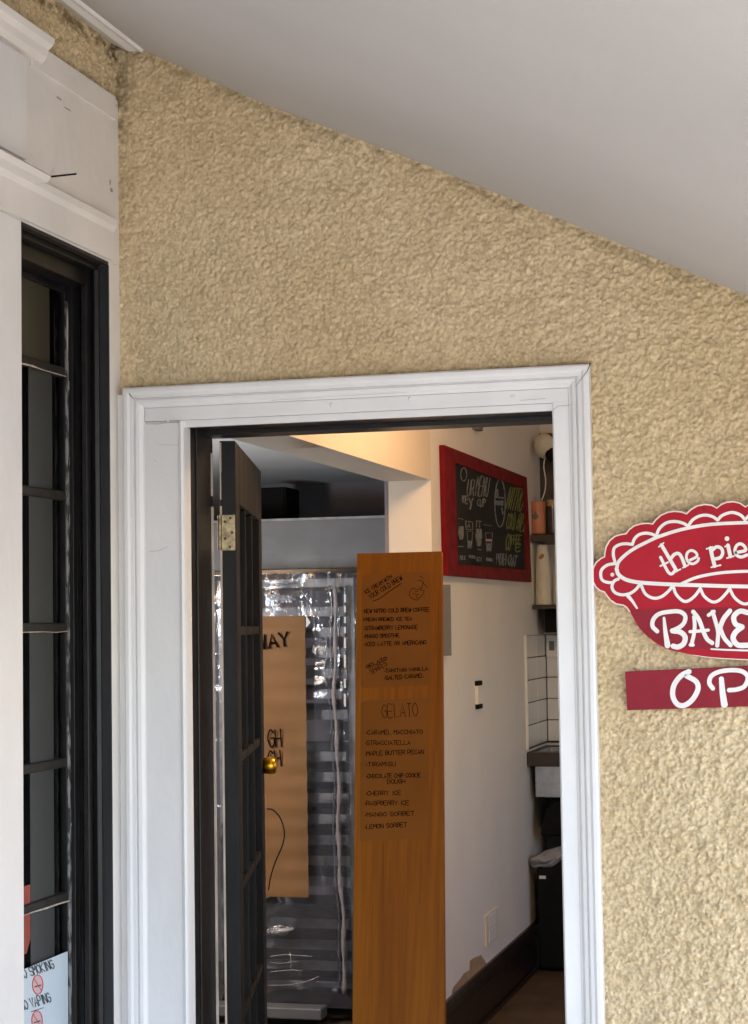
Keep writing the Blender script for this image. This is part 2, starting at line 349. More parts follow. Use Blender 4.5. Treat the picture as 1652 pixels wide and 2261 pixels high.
def grid_mesh(name, us, vs, pos, keep, grime, parent, hf):
    U, V = np.meshgrid(us, vs, indexing='ij'); H = hf(U, V); P = pos(U, V, H).reshape(-1, 3)
    nu, nv = len(us), len(vs); idx = np.arange(nu*nv).reshape(nu, nv)
    cu = (U[:-1, :-1]+U[1:, 1:])/2; cv = (V[:-1, :-1]+V[1:, 1:])/2; k = keep(cu, cv)
    q = np.stack([idx[:-1, :-1], idx[1:, :-1], idx[1:, 1:], idx[:-1, 1:]], -1)[k]
    used, inv = np.unique(q, return_inverse=True); q = inv.reshape(-1, 4); P = P[used]
    me = bpy.data.meshes.new(name); me.vertices.add(len(P)); me.vertices.foreach_set('co', P.astype(np.float32).ravel())
    me.loops.add(q.size); me.loops.foreach_set('vertex_index', q.ravel().astype(np.int32))
    me.polygons.add(len(q)); me.polygons.foreach_set('loop_start', np.arange(0, q.size, 4, dtype=np.int32)); me.polygons.foreach_set('loop_total', np.full(len(q), 4, np.int32))
    me.polygons.foreach_set('use_smooth', np.ones(len(q), bool)); me.update(calc_edges=True); me.validate()
    a = me.attributes.new('grime', 'FLOAT', 'POINT'); a.data.foreach_set('value', grime(U, V).reshape(-1)[used].astype(np.float32))
    return link(name, me, 'stucco', parent)
fine = .0023
us = np.concatenate([np.arange(-1.79, .06, fine), np.arange(.06, 2.2, .03)])
vs = np.concatenate([np.arange(-.16, .5, .02), np.arange(.5, 3.08, fine)])
def keepf(u, v): return ~((u > OX0-.14) & (u < OX1+.075) & (v < OZ+.085)) & (v < 3.09-.488*(u+1.687)) & (v > -.15)
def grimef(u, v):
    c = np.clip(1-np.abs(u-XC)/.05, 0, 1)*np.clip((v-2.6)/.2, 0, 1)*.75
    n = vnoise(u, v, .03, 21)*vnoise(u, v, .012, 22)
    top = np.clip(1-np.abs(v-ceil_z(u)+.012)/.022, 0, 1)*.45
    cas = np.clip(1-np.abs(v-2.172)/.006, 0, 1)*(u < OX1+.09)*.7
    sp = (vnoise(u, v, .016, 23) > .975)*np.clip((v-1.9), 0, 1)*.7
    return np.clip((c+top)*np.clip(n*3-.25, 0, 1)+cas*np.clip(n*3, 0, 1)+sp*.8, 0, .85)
wall = thing('stucco_wall', 'tan pebble-dash stucco wall around the white framed doorway under the sloped porch ceiling', 'wall', (-.3, YF, 0))
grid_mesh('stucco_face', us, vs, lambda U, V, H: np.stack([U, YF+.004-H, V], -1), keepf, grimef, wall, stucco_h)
mb = MB(); mb.box(-1.9, OX0-.03, YF+.012, YF+.20, -.15, 3.1); mb.box(OX1+.03, 2.2, YF+.012, YF+.20, -.15, 3.0); mb.box(OX0-.03, OX1+.03, YF+.012, YF+.20, OZ+.03, 3.05)
mb.build('wall_core', 'shop_wall', wall)
# ------------------------------------------------------------------ side wall (white woodwork, faces +X)
sw = thing('side_wall', 'white painted wooden side wall with stucco band at the top, left of the doorway', 'wall', (XC, 3.7, 0))
SY0, SY1, SZ = 3.648, 4.134, 2.475        # opening of the side door
mb = MB(); mb.box(XC-.10, XC, SY1+.002, YF+.01, -.15, SZ-.0005).box(XC-.10, XC, 1.5, YF+.01, SZ, 2.89)
mb.build('wall_board', 'white_paint_side', sw, bevel=.0015)
MB().box(XC-.10, XC+.004, 2.62, SY0, -.15, SZ-.001).box(XC-.10, XC+.004, -1.5, 1.5, -.15, 2.89).build('pilaster', 'white_paint', sw, bevel=.003)
mb = MB(); mb.moulding([(0,0),(0,.010),(.07,.012),(.082,.020),(.098,.022),(.104,.012),(.108,.0)], (XC, 1.5, SZ+.002), (XC, 4.138, SZ+.002), (0,0,1), (1,0,0))
mb.build('door_header', 'white_paint_side', sw)
mb = MB(); mb.moulding([(0,0),(0,.034),(.012,.042),(.022,.030),(.03,0)], (XC+.02, 1.5, 2.560), (XC+.02, 3.675, 2.560), (0,0,1), (1,0,0))
mb.build('header_cap', 'white_paint_side', sw)
MB().box(XC, XC+.016, 1.5, 3.652, 2.607, 2.835).build('pilaster_block', 'white_paint', sw, bevel=.002)
mb = MB(); mb.moulding([(0,0),(0,.010),(.012,.02),(.028,.024),(.038,.036),(.052,.04),(.054,0)], (XC, 1.5, 2.850), (XC, 3.745, 2.850), (0,0,1), (1,0,0))
mb.build('cornice', 'white_paint_side', sw)
MB().box(XC+.0005, XC+.006, 3.70, 4.17, 2.832, 2.892).build('frieze_band', 'white_paint_side', sw, bevel=.002)
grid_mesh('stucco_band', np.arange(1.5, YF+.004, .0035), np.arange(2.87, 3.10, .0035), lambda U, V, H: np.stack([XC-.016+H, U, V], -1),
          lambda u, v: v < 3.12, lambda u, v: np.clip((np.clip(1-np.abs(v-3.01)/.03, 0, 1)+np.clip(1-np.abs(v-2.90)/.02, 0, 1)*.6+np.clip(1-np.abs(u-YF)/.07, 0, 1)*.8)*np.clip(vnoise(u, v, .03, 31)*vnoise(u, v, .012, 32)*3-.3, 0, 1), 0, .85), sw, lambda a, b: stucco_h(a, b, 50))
MB().box(XC-.12, XC-.02, 1.5, YF+.01, 2.89, 3.2).build('wall_core', 'shop_wall', sw)
# ceiling trim board on the slope
tr = thing('ceiling_trim', 'white painted trim board running along the ceiling edge above the side wall', 'trim', (-1.73, 4, 2.99))
t = Vector((1, 0, -.488)).normalized(); nrm = Vector((.488, 0, 1)).normalized(); a = Vector((XC-.01, 1.5, ceil_z(XC-.01)))
mb = MB(); mb.moulding([(0, 0), (0, -.018), (.06, -.020), (.078, -.012), (.094, -.010), (.096, 0)], a, a+Vector((0, 4.185-1.5, 0)), t, nrm)
mb.build('trim_board', 'white_paint', tr)
# paint damage on the side wall corner and frieze
mb = Ink(lambda y, z: Vector((XC, y, z)), (1, 0, 0), .0008)
for (y, z, ry, rz) in [(4.150, 2.655, .014, .008), (4.142, 2.672, .006, .014), (3.85, 2.80, .02, .004), (3.90, 2.788, .03, .0025)]:
    mb.poly([(y+ry*math.cos(i*.7)*random.uniform(.5, 1), z+rz*math.sin(i*.7)*random.uniform(.5, 1)) for i in range(9)])
mb.build('paint_chip', 'paint_scar', sw)
nl = MB(); nl.tube([(XC, 3.80, 2.606), (XC+.05, 3.835, 2.617)], .0022, 6)
tag(nl.build('nail', 'black_matte'), 'thin dark nail sticking out above the side door header', 'nail')
# ------------------------------------------------------------------ side door recess
sf = thing('side_door_frame', 'dark stepped door frame recessed in the white side wall', 'door frame', (XC-.05, 4.1, 0))
D0, D1, D2, D3 = XC-.024, XC-.05, XC-.08, XC-.104
mb = MB(); mb.box(D0, XC-.001, SY1-.003, SY1+.02, -.15, SZ-.009); mb.build('outer_lining', 'grey_black_paint', sf)
mb = MB()
mb.moulding([(0,.0),(0,.012),(.010,.016),(.022,.010),(.022,0)], (D0, SY1+.004, -.15), (D0, SY1+.004, SZ), (-1,0,0), (0,-1,0))
mb.moulding([(.022,.0),(.022,.004),(.030,.020),(.042,.022),(.050,.010),(.062,.008),(.066,.020),(.080,.022),(.080,0)], (D0, SY1+.004, -.15), (D0, SY1+.004, SZ-.002), (-1,0,0), (0,-1,0))
mb.build('jamb', 'black_paint', sf, bevel=.001)
mb = MB(); mb.box(D3, D0-.001, 2.6, SY1, SZ-.022, SZ-.001).box(D3, D1, 2.6, SY1-.02, SZ-.06, SZ-.022); mb.build('head', 'black_paint', sf, bevel=.002)
MB().box(XC-.022, XC-.002, 2.6, SY1+.0, SZ-.008, SZ-.001).build('head_lining', 'brown_black_paint', sf)
sd_ = thing('side_door', 'dark glazed side door with horizontal glazing bars and peeling paint, behind the white pilaster', 'door', (D3, 3.5, 0))
GX = D3-.012
e1 = at(139, 1400, 0, GX).y
zt = SZ-.075
mb = MB(); mb.box(GX-.025, GX+.010, e1, SY1+.02, -.1, zt+.07).box(GX-.025, GX+.010, 2.6, e1, zt, zt+.07).box(GX-.025, GX+.01, 2.6, 2.72, -.1, zt)
mb.build('leaf_frame', 'black_paint', sd_, bevel=.003)
MB().box(GX+.010, GX+.016, e1-.004, e1+.034, .2, zt-.02).build('stile_edge', 'worn_black_paint', sd_, bevel=.002)
zs = [at(100, y, 0, GX).z for y in (812, 1090, 1386, 1690, 1992)]
for i, z in enumerate(zs):
    b = MB().box(GX-.02, GX+.012, 2.72, e1, z-.011, z+.011).build('glazing_bar', 'brown_black_paint', sd_, bevel=.004)
pk = MB()
for i, z in enumerate(zs):
    if i in (0, 2, 4):
        pts = [(GX+.0135, 3.2+(e1-3.2)*q/14, z-.010+random.uniform(-.0016, .0016)) for q in range(15)]
        pk.tube(pts, [random.uniform(.0008, .0024) for _ in pts], 5)
pk.tube([(GX+.017, e1-.003+random.uniform(-.001, .001), at(130, 680, 0, GX).z-.02*q) for q in range(8)], [.0007, .0014, .0018, .0011, .0016, .0013, .001, .0006], 5)
pk.build('bare_wood_edge', 'bare_wood', sd_)
zz = [zt]+zs+[.2]
for i in range(6): MB().box(GX-.004, GX, 2.72, e1, zz[i+1]+.0, zz[i]).build('glass_pane', 'glass', sd_)
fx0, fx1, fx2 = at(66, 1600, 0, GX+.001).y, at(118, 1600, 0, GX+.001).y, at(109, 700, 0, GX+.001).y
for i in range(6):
    a_, b_, m_ = (fx0, fx1, 'reflection_grey') if i else (fx0-.3, fx2, 'reflection_olive')
    MB().box(GX+.0005, GX+.0015, a_, b_, max(zz[i+1], .3), zz[i]).build('painted_reflection', m_, sd_)  # reflections in the panes painted as opaque grey and olive sheets
# flakes of light paint along stile edge
fl = MB(); z = .45
while z < 2.2:
    l = random.uniform(.004, .03); yy = e1+random.uniform(.002, .026)
    fl.box(GX+.0165, GX+.0172, yy, yy+random.uniform(.003, .009), z, z+l); z += l+random.uniform(.004, .045)
fl.build('paint_flakes', 'paint_scar', sd_)
# dark room behind side door
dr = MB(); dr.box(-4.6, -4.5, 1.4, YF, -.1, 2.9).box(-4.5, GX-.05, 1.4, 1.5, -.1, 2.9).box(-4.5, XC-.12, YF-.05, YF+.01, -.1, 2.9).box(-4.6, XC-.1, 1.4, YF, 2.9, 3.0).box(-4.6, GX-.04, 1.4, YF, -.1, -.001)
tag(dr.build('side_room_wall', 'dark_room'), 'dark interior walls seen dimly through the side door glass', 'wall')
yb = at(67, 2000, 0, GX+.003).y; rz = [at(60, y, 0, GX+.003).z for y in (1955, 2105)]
rc = MB(); rc.prism([(GX+.003, 3.3, rz[1]), (GX+.003, yb-.02, rz[1]), (GX+.003, yb, rz[1]+.03), (GX+.003, yb, rz[0]), (GX+.003, 3.3, rz[0])], (-.001, 0, 0))  # red reflection in the glass, put in as a coloured strip
tag(rc.build('red_reflection', 'reflection_red'), 'faded red strip stuck in the side door pane just above the no smoking notice', 'sticker')  # painted red reflection, not a strip stuck on the glass
gc = MB(); gy = at(58, 1800, 0, GX-.09).y; gz = at(58, 1800, 0, GX-.09).z
gc.lathe((GX-.09, gy-.03, gz-.03), [(.02, 0), (.03, .01), (.032, .04), (.014, .055), (.012, .07)], 16)
# no smoking notice on the glass
ns = thing('no_smoking_notice', 'pale blue no smoking and no vaping notice stuck on the side door glass', 'notice', (GX, 3.7, .6))
ya = at(140, 2100, 0, GX+.001).y; za = at(140, 2100, 0, GX+.001).z; HN = .43; WN = .355
NX = GX+.0125
MB().box(NX-.0012, NX, ya-WN, ya, za-HN, za).build('paper', 'sticker', ns)
f = lambda x, y: at(x, y, 0, NX)
def tline(nm, txt, *a, **k):
    ik = Ink(f, (1, 0, 0), .0004, .00002); ik.text(txt, *a); ik.build(nm, 'sticker_ink', ns)
tline('lettering', 'NO SMOKING', 46.5, 2163, 122, 2137, 20, 2.3, .0)
tline('lettering', 'NO VAPING', 49, 2232, 115, 2211, 21, 2.3, .0)
ik2 = Ink(f, (1, 0, 0), .0004, .00002); ik2.stroke([(68, 2234), (96, 2225)], 1.6); ik2.build('small_print', 'sticker_ink', ns)
for cx, cy in ((83, 2174), (81.5, 2253)):
    ip = Ink(f, (1, 0, 0), .0003, 0); ip.dot(cx, cy, 11.5, 21, 28); ip.build('symbol_ground', 'sticker_pink', ns)
    ir = Ink(f, (1, 0, 0), .0006, .00003); ir.stroke([(cx+11.5*math.cos(q*math.pi/12), cy+21*math.sin(q*math.pi/12)) for q in range(25)], 2.2, caps=False)
    ir.stroke([(cx-8, cy-13), (cx+8, cy+13)], 1.8); ir.build('prohibition_symbol', 'sticker_red', ns)
    ic = Ink(f, (1, 0, 0), .0009, .00003); ic.stroke([(cx-6.5, cy+5), (cx+6.5, cy+1)], 2.6); ic.build('cigarette', 'sticker_ink', ns)
# ------------------------------------------------------------------ front door casing
dc = thing('door_frame', 'white moulded casing with black inner jamb around the open shop doorway', 'door frame', (-1.15, YF, 0))
BAND = [(0,.0),(0,.030),(.004,.034),(.012,.034),(.018,.030),(.026,.029),(.0275,.020),(.030,.020),(.032,.026),(.040,.024),(.046,.016),(.050,.015)]
WP = 'white_paint'
def prof(wd, bead=.012): return BAND+[(wd-bead-.001,.015),(wd-bead,.018),(wd-bead*.5,.021),(wd-.001,.018),(wd,.014),(wd,0)]
LW = OX0+1.752; RW = -.611-OX1; HWD = 2.168-OZ
mb = MB(); mb.moulding(prof(LW), (-1.752, YF-.004, -.15), (-1.752, YF-.004, 2.168), (1,0,0), (0,-1,0), 0, 1 if False else 0)
# sides run up to the head; bands mitre at the corners
def casing(name, pf, a, b, ac, ma, mbm):
    m_ = MB(); m_.moulding(pf, a, b, ac, (0,-1,0), ma, mbm); return m_.build(name, WP, dc, bevel=0)
BP = BAND+[(.050,0)]
casing('side_casing', BP, (-1.752, YF-.004, -.15), (-1.752, YF-.004, 2.168), (1,0,0), 0, 1)
casing('side_casing', BP, (-.611, YF-.004, -.15), (-.611, YF-.004, 2.168), (-1,0,0), 0, 1)
casing('head_casing', BP, (-1.752, YF-.004, 2.168), (-.611, YF-.004, 2.168), (0,0,-1), 1, 1)
# flat boards
FB = lambda wd: [(.0505,0),(.0505,.0148),(wd-.013,.0148),(wd-.012,.018),(wd-.006,.0205),(wd-.001,.018),(wd,.012),(wd,0)]
casing('side_board', FB(LW), (-1.752, YF-.004, -.15), (-1.752, YF-.004, 2.083), (1,0,0), 0, 0)
casing('side_board', [(.0505,0),(.0505,.0148),(RW-.004,.0165),(RW,.012),(RW,0)], (-.611, YF-.004, -.15), (-.611, YF-.004, 2.085), (-1,0,0), 0, 0)
mb = MB(); mb.box(-1.752+.0505, -.611-.0505, YF-.0185, YF-.004, OZ+.0165, 2.168-.0505); mb.build('head_board', WP, dc, bevel=.0015)
mb = MB(); mb.box(OX0-.02, OX1+.004, YF-.0165, YF-.003, OZ-.001, OZ+.016); mb.build('head_edge', WP, dc, bevel=.002)
db = MB()
for (x, y) in [(345, 1015), (358, 1052), (400, 1065), (733, 893), (370, 930), (905, 880), (1133, 875)]:
    p = at(x, y, 1, YF-.019); db.lathe(p+Vector((0, .0015 if y > 925 else -.001, 0)), [(.0042, 0), (.0036, .0012), (.0015, .002)], 10, (0,-1,0))
db.build('filled_nail_hole', WP, dc, smooth=True)
ck = Ink(lambda x, y: at(x, y, 1, YF-.0385), (0,-1,0), .0004, .00002)
ck.stroke([(286, 869), (290, 876), (296, 881)], (2.2, .8), False); ck.stroke([(1304, 803), (1297, 819), (1285, 835), (1271, 853)], (2.2, .5), False)
ck.stroke([(1303, 796), (1302, 806)], (1.0, 2.6), False)
ck.build('mitre_crack', 'crack', dc)
ck = Ink(lambda x, y: at(x, y, 1, YF-.0240), (0,-1,0), .0004, .00002)
ck.stroke([(322, 936), (350, 936), (357, 934), (396, 932)], (1.2, 2.0), False); ck.stroke([(330, 1217), (350, 1216), (370, 1207)], .7, True); ck.stroke([(350, 982), (395, 983)], .6, False)
ck.stroke([(1222, 905), (1232, 897), (1262, 894)], (1.2, 1.0), False); ck.stroke([(600, 884), (760, 874), (900, 866)], .5, False); ck.stroke([(1150, 884), (1205, 880)], .9, False)
ck.build('board_crack', 'crack_soft', dc)
# corner bead between side wall and casing
MB().box(XC-.002, -1.7535, YF-.016, YF-.002, -.15, 2.155).build('corner_filler', WP, dc, bevel=.002)
# white inner edge then black jamb
mb = MB(); mb.box(OX0-.03, OX0, YF-.003, YF+.024, -.05, OZ+.02).box(OX1, OX1+.03, YF-.003, YF+.024, -.05, OZ+.02).build('inner_edge', WP, dc)
mb = MB()
mb.box(OX0-.03, OX0-.001, YF+.024, YF+.06, -.05, OZ+.03).box(OX0-.03, OX0+.004, YF+.06, YF+.10, -.05, OZ+.03).box(OX0-.03, OX0-.001, YF+.10, YF+.165, -.05, OZ+.03)
mb.box(OX0-.03, OX0-.006, YF+.165, YF+.20, -.05, OZ+.03)
mb.build('jamb', 'black_paint', dc, bevel=.002)
MB().box(OX1+.0, OX1+.03, YF+.024, YF+.20, -.05, OZ+.03).build('jamb', 'black_paint', dc)
mb = MB(); mb.box(OX0-.001, OX1, YF+.001, YF+.10, OZ, OZ+.03).box(OX0, OX1, YF+.10, YF+.19, OZ-.010, OZ+.03).box(OX0, OX1, YF+.19, YF+.235, OZ+.001, OZ+.03); mb.build('head_jamb', 'black_paint', dc, bevel=.0015)
ws = MB(); ws.box(OX0-.0005, OX0+.0035, YF+.168, YF+.176, -.0, 1.885).box(OX0-.0005, OX0+.003, YF+.168, YF+.174, 1.912, 2.02)
ws.build('bare_wood_strip', 'bare_wood', dc)
struct(MB().box(OX0, OX1, YF-.06, YF+.22, -.004, .03).build('threshold', 'concrete'))
# ------------------------------------------------------------------ open door leaf
HA = R(14.6); dd = Vector((-math.sin(HA), math.cos(HA), 0)); dn = Vector((math.cos(HA), math.sin(HA), 0)); UP = Vector((0,0,1))
HP = Vector((-1.590, 4.405, 0)); LWD = .93; LT = .040; LZ0, LZ1 = .012, 2.054
dl = thing('french_door', 'dark glazed french door swung open into the shop, brass hinge on its edge', 'door', tuple(HP))
def lp(s, t_, z): return HP+dd*s+dn*t_+UP*z
def lbox(mb, s0, s1, t0, t1, z0, z1):
    c = lp((s0+s1)/2, (t0+t1)/2, (z0+z1)/2); mb.obox(c, dd, dn, UP, (s1-s0)/2, (t1-t0)/2, (z1-z0)/2)
gz0, gz1, gs0, gs1 = .26, 1.90, .115, LWD-.115
mb = MB(); lbox(mb, 0, gs0, 0, LT, LZ0, LZ1); lbox(mb, gs1, LWD, 0, LT, LZ0, LZ1); lbox(mb, gs0, gs1, 0, LT, gz1, LZ1); lbox(mb, gs0, gs1, 0, LT, LZ0, gz0)
mb.build('leaf_frame', 'door_paint', dl, bevel=.002)
rows = 5; cols = 3; gh = (gz1-gz0)/rows; gw = (gs1-gs0)/cols
for i in range(1, rows):
    mb = MB(); lbox(mb, gs0, gs1, .004, LT-.004, gz0+gh*i-.012, gz0+gh*i+.012); mb.build('glazing_bar', 'door_paint', dl, bevel=.004)
for i in range(1, cols):
    mb = MB(); lbox(mb, gs0+gw*i-.012, gs0+gw*i+.012, .003, LT-.003, gz0, gz1); mb.build('glazing_bar', 'door_paint', dl, bevel=.004)
for i in range(rows):
    for j in range(cols):
        mb = MB(); lbox(mb, gs0+gw*j+.010, gs0+gw*(j+1)-.010, LT/2-.002, LT/2+.002, gz0+gh*i+.010, gz0+gh*(i+1)-.010); mb.build('glass_pane', 'door_glass', dl)
mb = MB(); lbox(mb, -.0008, .0005, -.0005, .0045, .05, 1.888); lbox(mb, -.0008, .0005, -.0005, .0045, 1.975, 2.05); lbox(mb, -.0008, .0005, .0005, .0035, 1.905, 1.975); mb.build('bare_wood_edge', 'bare_wood', dl)
def hinge(zc):
    h = MB(); lbox(h, -.0025, -.0008, .004, LT-.002, zc-.045, zc+.045); ho = h.build('hinge', 'brass', dl, bevel=.0006)
    k = MB(); 
    for q in range(5): k.lathe(lp(-.004, -.001, zc-.045+q*.018+.0006), [(.0055, 0), (.0055, .0165)], 14)
    k.build('knuckle', 'brass', ho, smooth=False)
    for (t_, z) in [(.030, .0), (.024, -.036), (.012, .028), (.026, .037), (.012, -.015)]:
        c = MB(); c.lathe(lp(-.0026, t_, zc+z), [(.0035, 0), (.0028, .0012)], 10, tuple(-dd)); c.build('screw', 'rust', ho)
hz = at(500, 1176, 1, 4.405).z
hinge(hz); hinge(.25); 
# handle on the shop-side face near the free edge
hb = MB(); hc = at(592, 1692, 1, HP.y+dd.y*(LWD-.06)).z
hb.lathe(lp(LWD-.04, LT, hc), [(.021, 0), (.0245, .006), (.026, .018), (.025, .032), (.020, .038), (.004, .041)], 24, tuple(dn))
hb.build('door_knob', 'bright_brass', dl, smooth=True)
cp = [lp(LWD+.0, LT, at(598, 1783, 1, 5.2).z)]
cb = MB(); pts = [at(x, y, 1, 5.24) for x, y in [(590, 1786), (604, 1789), (620, 1808), (628, 1838), (624, 1866), (612, 1894), (603, 1918), (597, 1940), (593, 1965)]]
cb.tube([Vector(p) for p in smoothline([tuple(p) for p in pts])], .0022, 6)
tag(cb.build('cord', 'black_matte', smooth=True), 'thin dark cord looping from the open door edge in front of the kraft poster', 'cord')
# ------------------------------------------------------------------ shop shell
pw = thing('partition_wall', 'cream partition wall and beam inside the shop carrying the red framed chalkboard', 'wall', (XI, 7, 0))
PY = 6.61; BZ = 2.113; PT = .172; RZ = 2.85
mb = MB(); mb.box(XI-PT, XI, PY, 9.1, 0, RZ); mb.build('wall_panel', 'shop_wall', pw)
mb = MB(); mb.box(XI-PT-.0, XI, YF+.235, PY-.0, BZ, RZ); mb.build('beam', 'shop_wall_warm', pw)
MB().box(XI-PT+.001, XI-.001, PY-.004, PY-.0, 0, BZ).build('wall_end', 'shop_wall_warm', pw)
MB().box(XI-PT-.004, XI-PT+.008, PY-.006, PY+.01, 0, BZ).build('corner_bead', 'dark_wall', pw)
bp = MB(); bp.moulding([(0,0),(0,.018),(.15,.018),(.165,.026),(.19,.022),(.205,.010),(.207,0)], (XI, PY, 0), (XI, 8.93, 0), (0,0,1), (1,0,0)); bp.box(XI, XI+.03, PY, 8.93, 0, .02)
bp.build('baseboard', 'baseboard', pw, bevel=.001)
pp = Ink(lambda x, y: at(x, y, 0, XI), (1,0,0), .001)
q = lambda a, b: (966+a*.2432, 1711+b*.2432)
pp.poly([q(*p) for p in [(125,1990),(140,1930),(200,1860),(240,1800),(290,1770),(290,1690),(330,1660),(395,1635),(425,1680),(450,1725),(380,1830),(280,1920)]]); pp.build('bare_plaster_patch', 'plaster_patch', pw)
bw = MB(); bw.box(XI, 1.9, 8.96, 9.1, 0, RZ)
tag(bw.build('back_wall', 'shop_wall'), 'white back wall of the shop behind the shelves and sink', 'wall')
rw = MB(); rw.box(1.8, 1.9, YF+.2, 8.96, 0, 1.0).box(1.8, 1.9, YF+.2, 8.96, 2.05, RZ).box(1.8, 1.9, YF+.2, 5.2, 1.0, 2.05).box(1.8, 1.9, 7.2, 8.96, 1.0, 2.05)  # unseen opening added here for daylight fill in the shop
tag(rw.build('right_shop_wall', 'shop_wall'), 'shop wall with a wide window opening on the far right, out of view', 'wall')  # the window opening is added, only to let in daylight fill
lw = MB(); lw.box(-4.6, -4.5, YF+.2, 8.5, 0, RZ)
lw.box(-4.5, XI-PT, 8.4, 8.5, 0, RZ); 
tag(lw.build('back_room_wall', 'dark_wall'), 'dark grey wall at the back of the left room above the grey panel', 'wall')
ic = MB(); ic.box(XI, 1.9, YF+.2, 9.1, RZ, RZ+.1); struct(ic.build('shop_ceiling', 'shop_wall'))
ic = MB(); ic.box(-4.6, XI-PT, YF+.2, 8.5, 2.26, 2.4); struct(ic.build('back_room_ceiling', 'back_ceiling'))
# lamps: warm ceiling lamp, added cool fill lamp
def lamp(name, loc, e, label, r=.11, col=(1,.68,.40)):
    t_ = thing(name, label, 'lamp', loc)
    MB().lathe(Vector(loc), [(.05, .05), (r, .045), (r, .0), (r*.7, -.03), (.02, -.05)], 24).build('lamp_shade', 'lamp_glow', t_, smooth=True)
    MB().lathe(Vector(loc)+Vector((0,0,.05)), [(.06, 0), (.06, .03)], 20).build('lamp_base', 'steel', t_)
    l = bpy.data.lights.new('bulb', 'POINT'); l.energy = e; l.color = col; l.shadow_soft_size = r
    o = bpy.data.objects.new('bulb', l); COL.objects.link(o); o.location = Vector(loc)-Vector((0,0,r+.08))
lamp('ceiling_lamp', (-.75, 5.6, 2.77), 7.5, 'round warm ceiling lamp glowing over the shop floor, hidden by the door head')
lamp('fill_lamp', (-3.1, 5.7, 1.85), 15, 'white pendant lamp glowing in the left back room', .13, (.80,.9,1))  # cool fill added out of view for the left room
# ------------------------------------------------------------------ things in the left room
gp = thing('grey_cabinet', 'grey metal cabinet front hung above the wrapped rack', 'cabinet', (-2.5, 7.6, 1.85))
gz1_, gz0_ = at(700, 1146, 1, 7.6).z, at(700, 1256, 1, 7.6).z
MB().box(-3.2, XI-PT-.002, 7.6, 8.38, gz0_, gz1_).build('cabinet_body', 'grey_panel', gp, bevel=.004)
MB().box(-3.2, XI-PT-.003, 7.59, 7.6, gz1_-.004, gz1_+.006).build('top_lip', 'alu', gp)
MB().box(-3.2, XI-PT-.003, 7.58, 8.3, gz0_-.024, gz0_-.001).build('bottom_trim', 'black_gloss', gp)
sp = thing('speaker', 'small black loudspeaker on top of the grey cabinet', 'speaker', (-2.5, 8, gz1_))
xs0, xs1 = at(575, 1100, 1, 8.0).x, at(632, 1100, 1, 8.0).x; zt_ = at(600, 1076, 1, 8.0).z
MB().box(xs0, xs1, 8.0, 8.2, gz1_+.001, min(zt_, 2.24)).build('speaker_box', 'black_matte', sp, bevel=.004)
MB().box(xs0+.01, xs1-.01, 7.992, 7.999, gz1_+.012, min(zt_, 2.24)-.012).build('speaker_grille', 'black_matte', sp)
# rack
RX0, RX1, RY0, RY1, RT = -2.62, -2.035, 7.22, 7.86, 1.77
rk = thing('speed_rack', 'tall metal bakery rack standing behind clear plastic', 'rack', ((RX0+RX1)/2, 7.5, 0))
for (x, y) in [(RX0, RY0), (RX1-.03, RY0), (RX0, RY1-.03), (RX1-.03, RY1-.03)]:
    MB().box(x, x+.03, y, y+.03, .13, RT).build('post', 'alu', rk, bevel=.002)
    MB().lathe((x+.015, y+.0, .055), [(.045, 0), (.045, .02)], 18, (1,0,0)).build('caster', 'black_matte', rk)
MB().box(RX0, RX1, RY0-.004, RY1, RT-.03, RT+.006).build('top_frame', 'alu', rk, bevel=.002)
MB().box(RX0, RX1, RY0, RY1, .13, .155).build('bottom_frame', 'alu', rk, bevel=.002)
sp_ = .0835; NP = 18; zp = [.20+sp_*i for i in range(NP)]
for z in zp:
    for xx in (RX0+.03, RX1-.05): MB().box(xx, xx+.02, RY0, RY1, z-.004, z).build('tray_runner', 'alu', rk)
pan = MB(); px0, px1, py0, py1 = RX0+.035, RX1-.035, RY0-.012, RY1-.02
pan.box(px0+.01, px1-.01, py0+.01, py1-.01, 0, .0015)
pan.box(px0, px1, py0, py0+.008, .0015, .040).box(px0, px1, py1-.008, py1, .0015, .040).box(px0, px0+.006, py0+.008, py1-.008, .0015, .040).box(px1-.006, px1, py0+.008, py1-.008, .0015, .040)
skip = {3: 0, 11: 0}
first = None
for i, z in enumerate(zp):
    if i in skip: continue
    if first is None:
        first = pan.build('sheet_pan', 'alu'); o = first
    else: o = first.copy(); COL.objects.link(o)
    o.location = (random.uniform(-.004, .004), random.uniform(-.012, .012), z+.001)
    tag(o, 'aluminium sheet pan slid into the plastic wrapped rack', 'tray', 'sheet pans in the rack')
# plastic cover: crinkled film
def film(name, x0, x1, z0, z1, ypos, parent, amp=.012, seed=3, mt='plastic_film'):
    nu, nv = 70, 200; u = np.linspace(x0, x1, nu); v = np.linspace(z0, z1, nv); U, V = np.meshgrid(u, v, indexing='ij')
    H = amp*(vnoise(U, V*.35, .05, seed)+.5*vnoise(U*.4, V, .03, seed+1)+.8*vnoise(U, V, .16, seed+2)-1)
    H += .02*np.exp(-((U-(x1-.05)-.01*np.sin(V*7))**2)/(.012**2))
    P = np.stack([U, ypos-H, V], -1).reshape(-1, 3); idx = np.arange(nu*nv).reshape(nu, nv)
    me = bpy.data.meshes.new(name); me.from_pydata(P.tolist(), [], np.stack([idx[:-1,:-1], idx[1:,:-1], idx[1:,1:], idx[:-1,1:]], -1).reshape(-1, 4).tolist())
    me.polygons.foreach_set('use_smooth', [True]*len(me.polygons)); return link(name, me, mt, parent)
pc = thing('plastic_cover', 'clear crinkled plastic cover with a zip draped over the bakery rack', 'plastic cover', ((RX0+RX1)/2, 7.18, 0))
